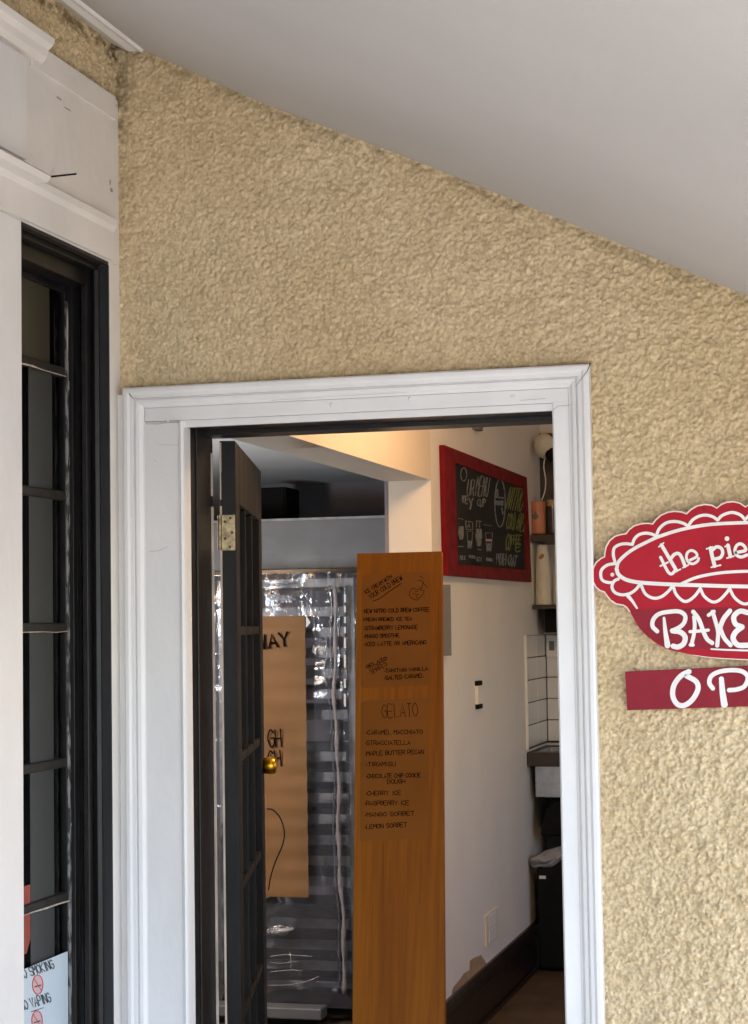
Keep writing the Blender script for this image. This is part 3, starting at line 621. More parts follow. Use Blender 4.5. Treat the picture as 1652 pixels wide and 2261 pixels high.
film('front_film', RX0-.03, RX1+.035, .06, RT+.025, RY0-.035, pc)
sf_ = film('side_film', RY0-.03, RY1+.02, .06, RT+.025, 0, pc, seed=13)
me = sf_.data
for v in me.vertices: v.co = (RX1+.03+v.co.y*.8, v.co.x, v.co.z)
MB().box(RX0-.03, RX1+.03, RY0-.03, RY1+.02, RT+.026, RT+.030).build('top_film', 'plastic_film', pc)
zb = MB(); zpts = []
for i in range(60):
    t_ = i/59; y = 1292+t_*(2195-1292); x = 738+24*t_**1.6+2.5*math.sin(t_*17)+1.5*math.sin(t_*41); zpts.append(at(x, y, 1, RY0-.062))
zb.tube([Vector((p.x, p.y, p.z)) for p in zpts], [.0075+.002*math.sin(i*.9)+.0015*math.sin(i*2.3) for i in range(60)], 8)
zo = zb.build('zip_seam', 'zip_tape', pc, smooth=True)
z2 = MB(); z2.tube([Vector((p.x-.022, p.y+.012, p.z)) for p in zpts], [.005+.002*math.sin(i*1.7) for i in range(60)], 6); z2.build('seam_fold', 'plastic_film', pc, smooth=True)
glassmat('film_glint', (.95,.95,.97), 1.2, .12, bump=.004, bscale=60, base=.08, haze=.45, hcol=(.85,.86,.92))  # highlights on the plastic, built in as pale hazy slivers
def glint_sliver(x0, y0, x1, y1, amp, seed, Y=RY0-.064, rows=7, cols=26, jt=1.0):
    g = random.Random(seed); vs = []; fs = []
    for i in range(cols):
        t_ = i/(cols-1); w_ = math.sin(math.pi*min(1, t_*1.1+.05))**.6
        for j in range(rows):
            q_ = j/(rows-1)-.5; p = at(x0+(x1-x0)*t_, y0+(y1-y0)*t_+amp*w_*q_*2*(1+.4*jt*g.uniform(-1, 1)), 1, Y)
            vs.append(p+Vector((0, jt*g.uniform(-.010, .004)-(1-jt)*.03*(1-(2*q_)**2)*w_, 0)))
    for i in range(cols-1):
        for j in range(rows-1): a_ = i*rows+j; fs.append((a_, a_+rows, a_+rows+1, a_+1))
    m_ = MB(); m_.add(vs, fs); return m_.build('glint_streak', 'film_glint', pc)
glint_sliver(590, 1316, 664, 1326, 9, 1); glint_sliver(590, 1292, 655, 1288, 3, 2); glint_sliver(588, 2058, 660, 2050, 13, 3, rows=9, cols=26, jt=.12); glint_sliver(736, 1300, 757, 1305, 8, 7)
for pts_, r_ in [([(664,1304),(674,1316),(682,1326)], .0020), ([(602,1348),(612,1338),(625,1326)], .0016), ([(640,2102),(643,2125),(641,2140)], .0016), ([(596,2112),(630,2108),(690,2112)], .0014),
                 ([(596,2124),(620,2127),(660,2122)], .0012), ([(596,2146),(640,2142),(668,2144)], .0014), ([(596,2176),(640,2174),(680,2166),(704,2156)], .0016), ([(720,1406),(722,1440),(716,1480),(722,1515)], .0016), ([(694,1424),(690,1440)], .003)]:
    m_ = MB(); m_.tube([Vector(p) for p in smoothline([tuple(at(x, y, 1, RY0-.066)) for x, y in pts_])], r_, 6); m_.build('glint_streak', 'film_glint', pc, smooth=True)
for y0_, y1_ in [(1312, 1330), (1338, 1352), (1362, 1376), (1384, 1398), (1409, 1431), (1446, 1474), (1499, 1519), (1532, 1560)]:
    a_ = at(760, y1_, 1, RY0-.068); b_ = at(764, y0_, 1, RY0-.068); MB().box(a_.x, b_.x, a_.y-.002, a_.y, a_.z, b_.z).build('post_glint', 'plastic_white', pc)  # glints of the lit rack post holes, put in as small white bars
# kraft poster
kp = thing('kraft_poster', 'long brown kraft paper poster with black lettering taped to the plastic cover', 'poster', (-2.35, 7.14, 1))
KY = RY0-.075; kx0, kx1 = -2.56, at(677, 1600, 1, KY).x; kz0, kz1 = at(650, 1981, 1, KY).z, at(650, 1360, 1, KY).z
nu, nv = 12, 60; us_ = np.linspace(kx0, kx1, nu); vs_ = np.linspace(kz0, kz1, nv); U, V = np.meshgrid(us_, vs_, indexing='ij')
H = .004*np.sin(V*75)*(.3+vnoise(U, V, .2, 44))+.004*vnoise(U, V, .1, 41); P = np.stack([U, KY-H, V], -1).reshape(-1, 3); idx = np.arange(nu*nv).reshape(nu, nv)
me = bpy.data.meshes.new('poster_sheet'); me.from_pydata(P.tolist(), [], np.stack([idx[:-1,:-1], idx[1:,:-1], idx[1:,1:], idx[:-1,1:]], -1).reshape(-1, 4).tolist())
me.polygons.foreach_set('use_smooth', [True]*len(me.polygons)); link('poster_sheet', me, 'kraft', kp)
ik = Ink(lambda x, y: at(x, y, 1, KY-.010), (0,-1,0))
def kl(*a):
    ik = Ink(lambda x, y: at(x, y, 1, KY-.010), (0,-1,0)); ik.text(*a); ik.build('lettering', 'marker_black', kp)
kl('WAY', 570, 1434, 644, 1424, 29, 5, .02); kl('GH', 594, 1650, 625, 1648, 38, 3.2, .02); kl('GH', 594, 1693, 625, 1690, 34, 3.2, .02)
tp = MB(); p = at(684, 1372, 1, KY-.006); tp.prism([at(676, 1360, 1, KY-.006), at(686, 1374, 1, KY-.006), at(676, 1386, 1, KY-.006)], (0, .001, 0)); tp.build('tape', 'plastic_white', kp)
# low items on the rack foot
tb = MB(); tb.box(RX0-.1, RX1-.12, RY0-.14, RY0-.05, .03, .075); tag(tb.build('grey_tray', 'grey_panel', bevel=.006), 'grey metal tray lying on the floor before the rack', 'tray')
# ------------------------------------------------------------------ plank menu board (leaning back)
LEAN = R(13); pn = Vector((0, -math.cos(LEAN), math.sin(LEAN)*1.0)).normalized()
p0 = at(880, 1220, 1, 5.02); pcn = pn.dot(p0)
mbd = thing('menu_board', 'tall orange brown wooden plank with handwritten drinks and gelato menu, leaning in the doorway', 'menu board', (p0.x, 4.75, 0))
pf = lambda x, y: atp(x, y, pn, pcn)
TL, TR, BL, BR = pf(788, 1222), pf(975, 1217), pf(778, 2261), pf(981.5, 2261)
def ext(a, b): tt = a.z/(a.z-b.z); return a+(b-a)*tt
BL2, BR2 = ext(TL, BL), ext(TR, BR)
MB().prism([TL, TR, BR2, BL2], -pn*.020).build('plank', 'plank_wood', mbd, bevel=.0015)
k1 = Ink(pf, pn, .0006, 0); k1.poly([(800, 1276), (806, 1270), (945, 1262), (950, 1268), (951, 1500), (948, 1512), (801, 1520), (797, 1514)]); 
k1.build('paper_sheet', 'kraft_dark', mbd)
k1 = Ink(pf, pn, .0006, 0); k1.poly([(797, 1552), (815, 1546), (940, 1541), (948, 1546), (947, 1850), (795, 1858)]); k1.build('paper_sheet', 'kraft_dark', mbd)
ink = Ink(pf, pn, .0012, .00002)
def flush(nm):
    global ink
    ink.build(nm, 'marker', mbd); ink = Ink(pf, pn, .0012, .00002)
A = lambda x, y: (772.7+.1221*x, 1247.5+.1221*y); B = lambda x, y: (772.7+.1416*x, 1523.4+.1416*y)
def line(T, txt, x0, y0, x1, y1, h, wd=1.4, k=None): a = T(x0, y0); b = T(x1, y1); (k or ink).text(txt, *a, *b, h*1.08, wd, .05)
line(A, 'ICE CREAM WITH', 290, 530, 780, 225, 7); line(A, 'YOUR COLD BREW', 370, 620, 970, 255, 9)
ink.stroke([A(420, 655), A(520, 620), A(640, 540), A(760, 450), A(930, 340)], 1.6)
flush('heading')
line(A, 'NEW NITRO COLD BREW COFFEE', 265, 870, 1445, 838, 7.5, 1.5); line(A, 'FRESH BREWED ICE TEA', 255, 1020, 1135, 1000, 6.5)
line(A, '.STRAWBERRY LEMONADE', 262, 1180, 1240, 1155, 7.5); line(A, '.MANGO SMOOTHIE', 262, 1325, 910, 1305, 7.5); line(A, '.ICED LATTE OR AMERICANO', 262, 1470, 1395, 1430, 7.5)
flush('drinks_list')
line(A, 'GELATO', 310, 1870, 690, 1700, 6, 1.6)
line(A, '.TAHITIAN VANILLA', 625, 1945, 1425, 1905, 7); line(A, '.SALTED CARAMEL', 630, 2080, 1355, 2030, 7.5)
flush('shakes_list')
line(B, 'GELATO', 505, 435, 1085, 405, 27, 1.25)
flush('gelato_heading')
for txt, x0, y0, x1, y1 in [('.CARAMEL MACCHIATO', 255, 695, 1145, 685), ('.STRACCIATELLA', 240, 858, 955, 852), ('.MAPLE BUTTER PECAN', 240, 1025, 1165, 995), ('.TIRAMISU', 255, 1192, 725, 1185),
    ('.CHOCOLATE CHIP COOKIE', 260, 1378, 1115, 1360), ('DOUGH', 590, 1462, 875, 1455), ('.CHERRY ICE', 245, 1645, 810, 1635), ('.RASPBERRY ICE', 235, 1800, 935, 1790), ('.MANGO SORBET', 235, 1980, 1020, 1955), ('.LEMON SORBET', 235, 2168, 905, 2130)]:
    line(B, txt, x0, y0, x1, y1, 8.2)
flush('gelato_list')
gr = Ink(pf, pn, .0006, 0)
for x_, y0_, y1_, w_ in [(846, 1862, 2150, 1.6), (900, 1866, 1990, 1.0), (862, 1900, 2260, .8), (822, 2000, 2250, .9), (930, 1880, 2240, .8), (800, 1300, 2200, .7), (968, 1300, 2250, .9), (880, 2050, 2255, 1.0)]:
    gr.stroke([(x_+random.uniform(-1, 1), y0_+(y1_-y0_)*i/6) for i in range(7)], (w_, w_*.3))
gr.build('grain_streak', 'grain_dark', mbd)
# cup doodle
for st in [[(1270,200),(1330,250)],[(1230,285),(1290,280),(1330,330),(1400,400)],[(1330,300),(1300,430),(1260,400)],[(1130,420),(1080,500),(1100,580),(1160,620),(1210,640)],[(1130,420),(1200,440),(1340,470),(1300,560),(1210,640)],[(1170,470),(1230,480)],[(1140,520),(1250,540)],[(1200,560),(1220,600)]]:
    ink.stroke([A(*p) for p in st], 1.1)
ink.build('cup_doodle', 'marker', mbd)
ir = Ink(pf, pn, .0012, .00002); line(A, 'SHAKES', 400, 1975, 690, 1800, 11, 1.5, ir); ir.build('red_handwriting', 'marker_red', mbd)
# ------------------------------------------------------------------ chalkboard
cb = thing('chalkboard', 'red framed chalkboard menu with white and lime chalk writing on the shop wall', 'chalkboard', (XI, 7.7, 2))
CX = XI+.022
CC = lambda x, y: (971.5+.1537*x, 971.5+.1537*y); cf = lambda x, y: at(*CC(x, y), 0, CX)
o_ = [cf(65, 70), cf(1250, 535), cf(1320, 2045), cf(110, 1945)]; i_ = [cf(220, 325), cf(1210, 700), cf(1240, 1868), cf(265, 1788)]
names = []
for a in range(4):
    b = (a+1) % 4; MB().prism([o_[a], o_[b], i_[b], i_[a]], (-.021, 0, 0)).build('frame_board', 'frame_red', cb, bevel=.0015)
MB().prism([i+Vector((-.006, 0, 0)) for i in i_], (-.010, 0, 0)).build('slate_panel', 'slate', cb)
cs = lambda x, y: at(*CC(x, y), 0, CX-.006)
ik = Ink(cs, (1,0,0), .0008, .00002)
ik.stroke([(340+42*math.cos(t_), 495+95*math.sin(t_)) for t_ in [q*.52 for q in range(13)]], 14, caps=False)
ik.text('UR', 385, 790, 492, 800, 215, 15, .03); ik.text('MENU', 505, 790, 690, 815, 270, 14, .02)
ik.text('ICE', 310, 900, 400, 905, 95, 18, .1); ik.text('Y', 405, 975, 480, 980, 150, 24, .1); ik.text('CUP', 530, 950, 650, 965, 110, 15, .1)
ik.stroke([(260, 1125), (330, 1140)], 10); ik.stroke([(620, 1215), (740, 1235)], 8)
ik.stroke([(860+75*math.cos(t_*.4), 905+345*math.sin(t_*.4)) for t_ in range(17)], 18, caps=False)
ik.poly([(800, 700), (835, 705), (840, 820), (790, 830)]); ik.stroke([(800, 820), (930, 835)], 22); ik.poly([(780, 870), (910, 870), (905, 945), (775, 935)]); ik.stroke([(885, 980), (900, 1060)], 22)
ik.stroke([(365, 1165), (465, 1180), (465, 1290), (372, 1280), (365, 1165)], 16, False); ik.text('A', 390, 1260, 440, 1262, 70, 12)
ik.text('IT', 500, 1250, 600, 1260, 90, 14)
def cup(x, y, w_, h_, fill=True):
    if fill: ik.poly([(x-w_*.8, y), (x+w_*.8, y), (x+w_, y+h_*.5), (x+w_*.6, y+h_), (x-w_*.5, y+h_), (x-w_, y+h_*.5)])
    else: ik.stroke([(x-w_, y), (x+w_, y), (x+w_*.6, y+h_), (x-w_*.6, y+h_), (x-w_, y)], 10, False); ik.poly([(x-w_*.7, y+h_*.55), (x+w_*.7, y+h_*.55), (x+w_*.5, y+h_*.95), (x-w_*.5, y+h_*.95)])
cup(300, 1240, 42, 190); cup(425, 1310, 40, 250, False); cup(555, 1275, 50, 250); cup(700, 1335, 50, 270, False)
ik.stroke([(265, 1530), (330, 1530)], 14); ik.stroke([(540, 1570), (585, 1578)], 14)
for (x, y) in [(410, 1650), (660, 1690)]: ik.poly([(x, y), (x+90, y+10), (x+95, y+55), (x+5, y+45)])
ik.text('MILK', 285, 1720, 370, 1725, 60, 9, .1); ik.text('SOY', 520, 1740, 600, 1745, 60, 8, .1)
ik.text('WITH', 800, 1790, 950, 1800, 160, 16, .05); ik.text('OAT', 975, 1790, 1100, 1810, 150, 15, .08)
ik.build('white_chalk', 'chalk_white', cb)
ig = Ink(cs, (1,0,0), .0008, .00002)
ig.text('NITRO', 945, 985, 1175, 1035, 320, 16, .02); ig.text('COLD', 950, 1275, 1075, 1290, 225, 13, .03); ig.text('BREW', 1085, 1290, 1205, 1325, 235, 12, .03)
ig.text('CO', 935, 1580, 1010, 1590, 230, 15, .03); ig.text('FFEE', 1015, 1490, 1165, 1500, 125, 15, .04); ig.text('E', 1085, 1595, 1165, 1600, 110, 18, .04)
ig.build('lime_chalk', 'chalk_green', cb)
ic_ = Ink(cs, (1,0,0), .0022, 0); ic_.poly([(650, 1420), (745, 1425), (738, 1460), (652, 1455)]); ic_.build('pink_chalk', 'chalk_pink', cb)
# ------------------------------------------------------------------ on the shop wall
np_ = MB(); y0_, y1_ = at(978, 1300, 0, XI).y, at(993, 1300, 0, XI+.03).y; np_.box(XI, XI+.03, y0_, y1_, at(990, 1447, 0, XI).z, at(990, 1292, 0, XI).z)
tag(np_.build('wall_notice', 'grey_panel', bevel=.002), 'narrow grey notice panel on the white wall behind the menu board', 'notice')
s_ = thing('wall_switch', 'slim white wall switch with dark ends below the chalkboard', 'switch', (XI, 7.4, 1.25))
ys0, ys1 = at(1057, 1535, 0, XI+.015).y, at(1066, 1535, 0, XI+.015).y; zs1, zs0 = at(1062, 1503, 0, XI+.015).z, at(1062, 1565, 0, XI+.015).z; h3 = (zs1-zs0)*.17
MB().box(XI, XI+.013, ys0, ys1, zs0+h3, zs1-h3).build('switch_plate', 'shop_wall', s_, bevel=.002)
for a, b in ((zs0, zs0+h3), (zs1-h3, zs1)): MB().box(XI, XI+.015, ys0-.001, ys1+.001, a, b).build('end_cap', 'black_matte', s_, bevel=.002)
s_ = thing('wall_outlet', 'cream wall outlet low on the shop wall above the baseboard', 'outlet', (XI, 7.5, .3))
yo0, yo1 = at(1074, 2050, 0, XI+.01).y, at(1095, 2050, 0, XI).y; zo1, zo0 = at(1080, 2012, 0, XI).z, at(1080, 2083, 0, XI).z
MB().box(XI, XI+.010, yo0, yo1, zo0, zo1).build('outlet_plate', 'shop_wall_warm', s_, bevel=.003)
MB().box(XI+.010, XI+.013, yo0+.05, yo1-.05, zo0+.01, (zo0+zo1)/2-.005).box(XI+.010, XI+.013, yo0+.05, yo1-.05, (zo0+zo1)/2+.005, zo1-.01).build('socket', 'plastic_white', s_, bevel=.001)
p = at(1047, 944, 0, XI); bk = MB(); bk.box(XI, XI+.03, p.y-.04, p.y+.04, p.z-.012, p.z+.03)
tag(bk.build('wall_bracket', 'grey_panel', bevel=.003), 'tiny grey bracket high on the shop wall just below the door head', 'bracket')
# ------------------------------------------------------------------ back corner: tiles, shelves, sink
tl = thing('wall_tiles', 'white glazed tiles with dark joints lining the corner above the counter', 'tiles', (XI, 8.8, 1.2))
TY0 = at(1160, 1500, 0, XI).y; TZ1 = 1.525; th_ = .1035
g_ = MB(); g_.box(XI, XI+.004, TY0, 8.956, 1.0, TZ1).box(XI+.004, -.9, 8.952, 8.9585, 1.0, TZ1); g_.build('grout_bed', 'grout', tl)
tt_ = MB()
for i in range(5):
    z0, z1 = TZ1-th_*(i+1)+.002, TZ1-th_*i-.002
    for y0, y1 in ((TY0, TY0+.26), (TY0+.265, 8.944)): tt_.box(XI+.001, XI+.009, y0, y1, z0, z1)
    x = XI+.012-(.1 if i % 2 else 0)
    while x < -.95: tt_.box(max(x, XI+.012), x+.20, 8.943, 8.957, z0, z1); x += .204
tt_.build('tile_course', 'tile', tl, bevel=.002)
MB().box(XI, XI+.011, TY0-.012, TY0-.001, 1.0, TZ1).build('edge_trim', 'plastic_white', tl)
YB = 8.955
def shelf(name, z, x0, y0, label, th=.03):
    return tag(MB().box(x0, -.7, y0, YB-.004, z-th, z).build(name, 'dark_wood', bevel=.002), label, 'shelf')
z_s1 = at(1205, 1180, 1, 8.62).z; z_s2 = at(1205, 1336, 1, 8.62).z
XS = at(1172, 1190, 1, 8.62).x
shelf('shelf', z_s1, max(XS, XI+.002), 8.62, 'dark wooden shelf holding the orange canister at the far corner', .035)
shelf('shelf', z_s2, max(at(1176, 1340, 1, 8.62).x, XI+.002), 8.62, 'dark wooden shelf under the stacked paper cups', .018)
dk = MB(); dk.box(at(1187, 1000, 1, 8.93).x, -.9, 8.93, 8.958, z_s1+.001, at(1200, 957, 1, 8.93).z)
tag(dk.build('wall_panel_board', 'dark_wood'), 'dark brown wooden back board behind the clip lamp', 'board')
cl = thing('clip_lamp', 'white round clip-on lamp with hanging white cord in front of the dark back board', 'lamp', (-1.5, 8.7, 2.4))
lc = at(1203, 985, 1, 8.7)
MB().lathe(lc, [(.015, -.05), (.04, -.035), (.058, -.01), (.062, .0), (.058, .012), (.045, .03), (.02, .045)], 24, (-.5,-.8,-.15)).build('lamp_shade', 'cup_paper', cl, smooth=True)
MB().lathe(at(1220, 1003, 1, 8.68), [(.022, -.03), (.035, .0), (.034, .01)], 20, (.3,-.9,-.3)).build('lamp_clip', 'black_matte', cl, smooth=True)
cc_ = MB(); cc_.tube([Vector(p) for p in smoothline([tuple(at(x, y, 1, 8.72)) for x, y in [(1204, 1003), (1201, 1030), (1205, 1060), (1203, 1085), (1196, 1106)]])], .0028, 6); cc_.build('cord', 'plastic_white', cl, smooth=True)
def can(x0, x1, y0, y1, Y, m, name, label, cat='canister'):
    a = at(x0, y1, 1, Y); b = at(x1, y1, 1, Y); tp_ = at((x0+x1)/2, y0, 1, Y).z; r_ = (b.x-a.x)/2/math.cos(YAW); c = Vector(((a.x+b.x)/2, Y, a.z))
    t_ = thing(name, label, cat, tuple(c)); h = tp_-a.z
    MB().lathe(c, [(r_*.94, 0), (r_, .006), (r_, h*.92), (r_*.97, h)], 28).build('canister_body', m, t_, smooth=False); return t_, c, r_, h
t_, c, r_, h = can(1172, 1205, 1108, 1180, 8.70, 'can_orange', 'canister', 'orange canister with faded green emblem on the upper corner shelf')
e_ = Ink(lambda x, y: Vector((c.x-.005+x, c.y-math.sqrt(max(1e-6, (r_+.0008)**2-(x-.005)**2)), c.z+y)), (0,-1,0), .0003, 0)
e_.poly([(x_*r_, h*.55+y_*r_) for x_, y_ in [(-.4,-.3),(-.1,-.5),(.3,-.3),(.45,0),(.25,.2),(.1,.55),(-.1,.65),(-.15,.3),(-.5,.1)]]); e_.build('emblem', 'can_green', t_)
t_, c, r_, h = can(1208, 1234, 1118, 1180, 8.72, 'jar_dark', 'jar', 'dark jar with tan lid beside the orange canister', 'jar')
MB().lathe(c+Vector((0,0,h+.0005)), [(r_*.95, 0), (r_*.95, .025), (r_*.9, .03)], 24).build('lid', 'jar_lid', t_)
# cups: stacked paper cups
cu = thing('cup_stack', 'tall stack of upturned cream paper cups with brown emblem on the lower shelf', 'cups', tuple(at(1198, 1335, 1, 8.7)))
a = at(1183, 1335, 1, 8.70); b = at(1218, 1335, 1, 8.70); r_ = (b.x-a.x)/2*1.02; c = Vector(((a.x+b.x)/2, 8.70, a.z)); ht = at(1200, 1203, 1, 8.7).z-a.z
pr = [(r_, 0)]
n = 11
for i in range(n):
    z = ht*.60*i/n; pr += [(r_*(1-.012*i), z+.002), (r_*(1-.012*i)*.975, z+ht*.6/n-.002), (r_*(1-.012*i)*1.0, z+ht*.6/n)]
pr += [(r_*.86, ht*.61), (r_*.64, ht*.99), (r_*.62, ht), (r_*.60, ht*.985), (.001, ht*.985)]
MB().lathe(c, pr, 28).build('cup_body', 'cup_paper', cu)
e_ = Ink(lambda x, y: Vector((c.x+x, c.y-math.sqrt(max(1e-6, (r_*.76+.0015)**2-x*x)), c.z+y)), (0,-1,0), .0012, 0)
e_.poly([(r_*.75*(.55*math.cos(q_)*.8-.35*math.sin(q_)*.3), ht*.80+r_*.75*(.35*math.sin(q_)+.30*math.cos(q_))) for q_ in [i*.52 for i in range(12)]]); e_.build('emblem', 'cup_logo', cu)
cs_ = c+Vector((.075, .03, 0)); t2 = thing('cup_stack', 'shadowed second stack of paper cups half hidden by the right casing', 'cups', tuple(cs_)); MB().lathe(cs_, [(x*.95, z) for x, z in pr], 28).build('cup_body', 'cup_paper', t2)
tw = MB(); p = at(1177, 1262, 0, XI); tw.box(XI+.001, XI+.004, p.y-.05, p.y+.03, z_s2+.003, z_s1-.04); tag(tw.build('paper_strip', 'cup_paper'), 'pale paper strip on the wall just left of the cup stack', 'paper')
xb = at(1202, 1370, 1, 8.75).x; bb = MB(); bb.box(xb, xb+.3, 8.75, YB-.004, at(1210, 1397, 1, 8.75).z, z_s2-.019)
tag(bb.build('black_box', 'black_matte', bevel=.004), 'black box mounted under the lower shelf', 'box')
sw_ = thing('tile_switch', 'white switch plate on the tiles below the black box', 'switch', (-1.5, 8.94, 1.5))
x0, x1 = at(1206, 1420, 1, 8.93).x, at(1232, 1420, 1, 8.93).x; z0, z1 = at(1210, 1450, 1, 8.93).z, at(1210, 1402, 1, 8.93).z
MB().box(x0, x1, 8.930, 8.942, z0, z1).build('switch_plate', 'plastic_white', sw_, bevel=.002); MB().box(x0+.015, x0+.04, 8.926, 8.930, z0+.03, z1-.03).build('rocker', 'grey_panel', sw_)
ct = thing('sink_counter', 'dark wooden counter with inset steel sink below the tiles', 'counter', (-1.3, 8.7, 1))
zc1, zc0 = .990, .925; YC = 8.42
MB().box(XI+.002, -1.535, YC, 8.935, zc0, zc1).box(-1.535, -.8, YC, YC+.06, zc0, zc1).box(-1.535, -.8, 8.86, 8.935, zc0, zc1).build('counter_top', 'dark_wood', ct, bevel=.003)
sk = MB(); sk.box(-1.535, -.85, YC+.06, YC+.075, .78, .985).box(-1.535, -.85, 8.845, 8.86, .78, .985).box(-1.535, -1.52, YC+.075, 8.845, .78, .985).box(-1.52, -.85, YC+.075, 8.845, .78, .79); sk.build('sink_bowl', 'steel', ct, bevel=.003)
tk = MB(); pz = at(1212, 1695, 1, 8.55); tk.lathe((pz.x+.03, 8.60, pz.z-.04), [(.05, 0), (.075, .012), (.078, .04), (.078, .09), (.07, .105)], 24)
tk.build('drain_trap', 'plastic_white', ct, smooth=True)
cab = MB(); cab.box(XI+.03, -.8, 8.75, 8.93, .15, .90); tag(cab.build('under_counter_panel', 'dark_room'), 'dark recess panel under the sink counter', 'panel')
tc_ = thing('trash_bin', 'tall black bin with white liner bag under the counter', 'bin', (-1.4, 8.5, 0))
xt = at(1193, 1960, 1, 8.45).x; MB().prism([(xt, 8.40, .02), (xt+.35, 8.40, .02), (xt+.35, 8.70, .02), (xt, 8.70, .02)], (-.01, 0, at(1200, 1905, 1, 8.4).z)).build('bin_body', 'black_matte', tc_, bevel=.01)
bg_ = MB(); c = at(1215, 1893, 1, 8.42); bm = bmesh.new(); bmesh.ops.create_icosphere(bm, subdivisions=3, radius=1)
from mathutils import noise
for v in bm.verts:
    k = 1+.45*noise.noise(v.co*1.6)+.2*noise.noise(v.co*5); v.co = Vector((v.co.x*.085*k, v.co.y*.05*k, v.co.z*.036*k+v.co.x*.03))+Vector(c)
me = bpy.data.meshes.new('liner_bag'); bm.to_mesh(me); bm.free(); link('liner_bag', me, 'bag_white', tc_)
bg2 = MB(); c = at(1198, 1937, 1, 8.395); bg2.obox(c, Vector((1,0,0)), Vector((0,1,0)), Vector((0,0,1)), .015, .002, .007); bg2.build('bin_label', 'plastic_white', tc_)
hd = MB(); xh = at(1193, 1840, 1, 8.5).x; hd.prism([(xh+.0, 8.5, .60), (xh+.02, 8.5, .72), (xh+.1, 8.5, .78), (xh+.3, 8.5, .78), (xh+.3, 8.5, .60)], (0, .15, 0)); tag(hd.build('black_bag', 'black_matte', bevel=.01), 'black bag slumped between the bin and the counter', 'bag')
fb = MB(); fb.box(at(1180, 2110, 1, 8.5).x, -.8, 8.47, 8.74, .0, .20); tag(fb.build('floor_box', 'black_gloss', bevel=.004), 'low glossy black box on the floor below the counter', 'box')
# ------------------------------------------------------------------ bakery sign
SY = YF-.030; SN = (0,-1,0)
Z1 = lambda x, y: at(1241.9+.2482*x, 1048.7+.2482*y, 1, SY)
MX = 1755
# perspective-correct mirror: sign coordinates on the wall plane
def sf(x, y):
    return Z1(x, y)
def mir(pts): return [(2*MX-x, y-2*(MX-x)*0.0) for x, y in pts[::-1]]
bs = thing('bakery_sign', 'red scalloped pie shaped bakery sign with white lettering on the stucco wall', 'sign', tuple(Z1(MX, 1000)))
out = [(600,1215),(572,1178),(545,1160),(480,1148),(430,1115),(392,1068),(375,1042),(335,1028),(298,998),(275,950),(265,890),(275,830),(300,780),(340,745),(376,728),(378,690),(390,640),(420,585),(470,545),(520,530),(568,523),(592,488),(640,452),(700,434),(760,430),(803,437),(832,398),(880,357),(940,331),(1000,323),(1060,329),(1105,346),(1140,310),(1200,275),(1270,262),(1330,270),(1375,294),(1412,264),(1460,243),(1520,237),(1580,250),(1630,285),(1670,252),(1720,236),(MX,233)]
low = [(MX,1652),(1500,1642),(1300,1626),(1150,1600),(950,1556),(850,1508),(760,1440),(690,1370),(640,1290),(600,1215)]
half = out; ol = out+mir(out)[1:]; full = ol+[(2*MX-x, y) for x, y in low[::-1]][1:-1]+low[:-1]
MB().prism([sf(*p) for p in full], (0, .012, 0)).build('sign_board', 'sign_red', bs, bevel=.0008)
sb = Ink(sf, SN, .0006, 0); pa = [(606,1205),(640,1202),(900,1192),(1300,1180),(MX,1176)]; pb = [(MX,1545),(1300,1545),(960,1545),(860,1503),(765,1435),(697,1366),(648,1288)]
sb.poly(pa+mir(pa)[1:]+[(2*MX-x, y) for x, y in pb[::-1]][:-1]+pb); sb.build('repainted_patch', 'sign_red_dark', bs)
eg = Ink(sf, SN, .0008, .00003); eg.stroke(ol, 13, smooth=False); eg.stroke([(1160,1602),(1300,1622),(1500,1637),(MX,1646),(2*MX-1500,1637),(2*MX-1300,1622),(2*MX-1150,1598)], (6, 13)); eg.build('edge_line', 'sign_cream', bs)
wl = Ink(sf, SN, .0012, .00003)
def both(pts, wd, sm=True, mirror=True):
    wl.stroke(pts, wd, sm)
    if mirror: wl.stroke(mir(pts), wd, sm)
ou = [(483,835),(500,775),(560,712),(640,655),(740,603),(840,556),(980,508),(1120,472),(1300,442),(1500,429),(MX,422)]
wl.stroke(ou+mir(ou)[1:], 30)
ow = [(483,835),(500,885),(560,928),(640,950),(750,962),(1000,975),(1300,984),(1500,990),(MX,993)]; wl.stroke(ow+mir(ow)[1:], 34)
for a in [[(468,772),(454,710),(462,652),(505,622),(560,612),(624,618)],[(624,618),(642,570),(682,532),(740,518),(795,526),(835,545)],[(835,545),(862,480),(922,428),(1000,414),(1070,428),(1120,455)],[(1120,455),(1160,400),(1220,366),(1282,358),(1340,373),(1382,402)],[(1382,402),(1420,362),(1480,338),(1530,336),(1590,360),(1625,400)],
          [(468,788),(400,802),(352,842),(342,890),(356,935),(400,955),(448,958)],[(500,925),(462,945),(442,995),(468,1045),(530,1066),(600,1055),(655,1018),(692,972)],
          [(700,978),(740,1058),(810,1096),(880,1084),(940,1038),(985,985)],[(985,985),(1012,1060),(1070,1118),(1120,1120),(1180,1075),(1228,1010)],[(1228,1010),(1262,1078),(1330,1128),(1390,1118),(1450,1062),(1488,1010)],[(1488,1010),(1530,1088),(1600,1142),(1660,1140),(1715,1090),(MX,1020)],
          [(1060,968),(1200,910),(1400,872),(1600,858),(MX,856)]]:
    both(a, 27)
both([(582,1072),(625,1125),(665,1185)], (34, 18))
wl.stroke([(1625,400),(1670,355),(1720,338),(MX,336),(1790,338),(1840,355),(1885,400)], 27)
wl.build('pie_outline', 'sign_white', bs)
tx = Ink(sf, SN, .0012, .00003)
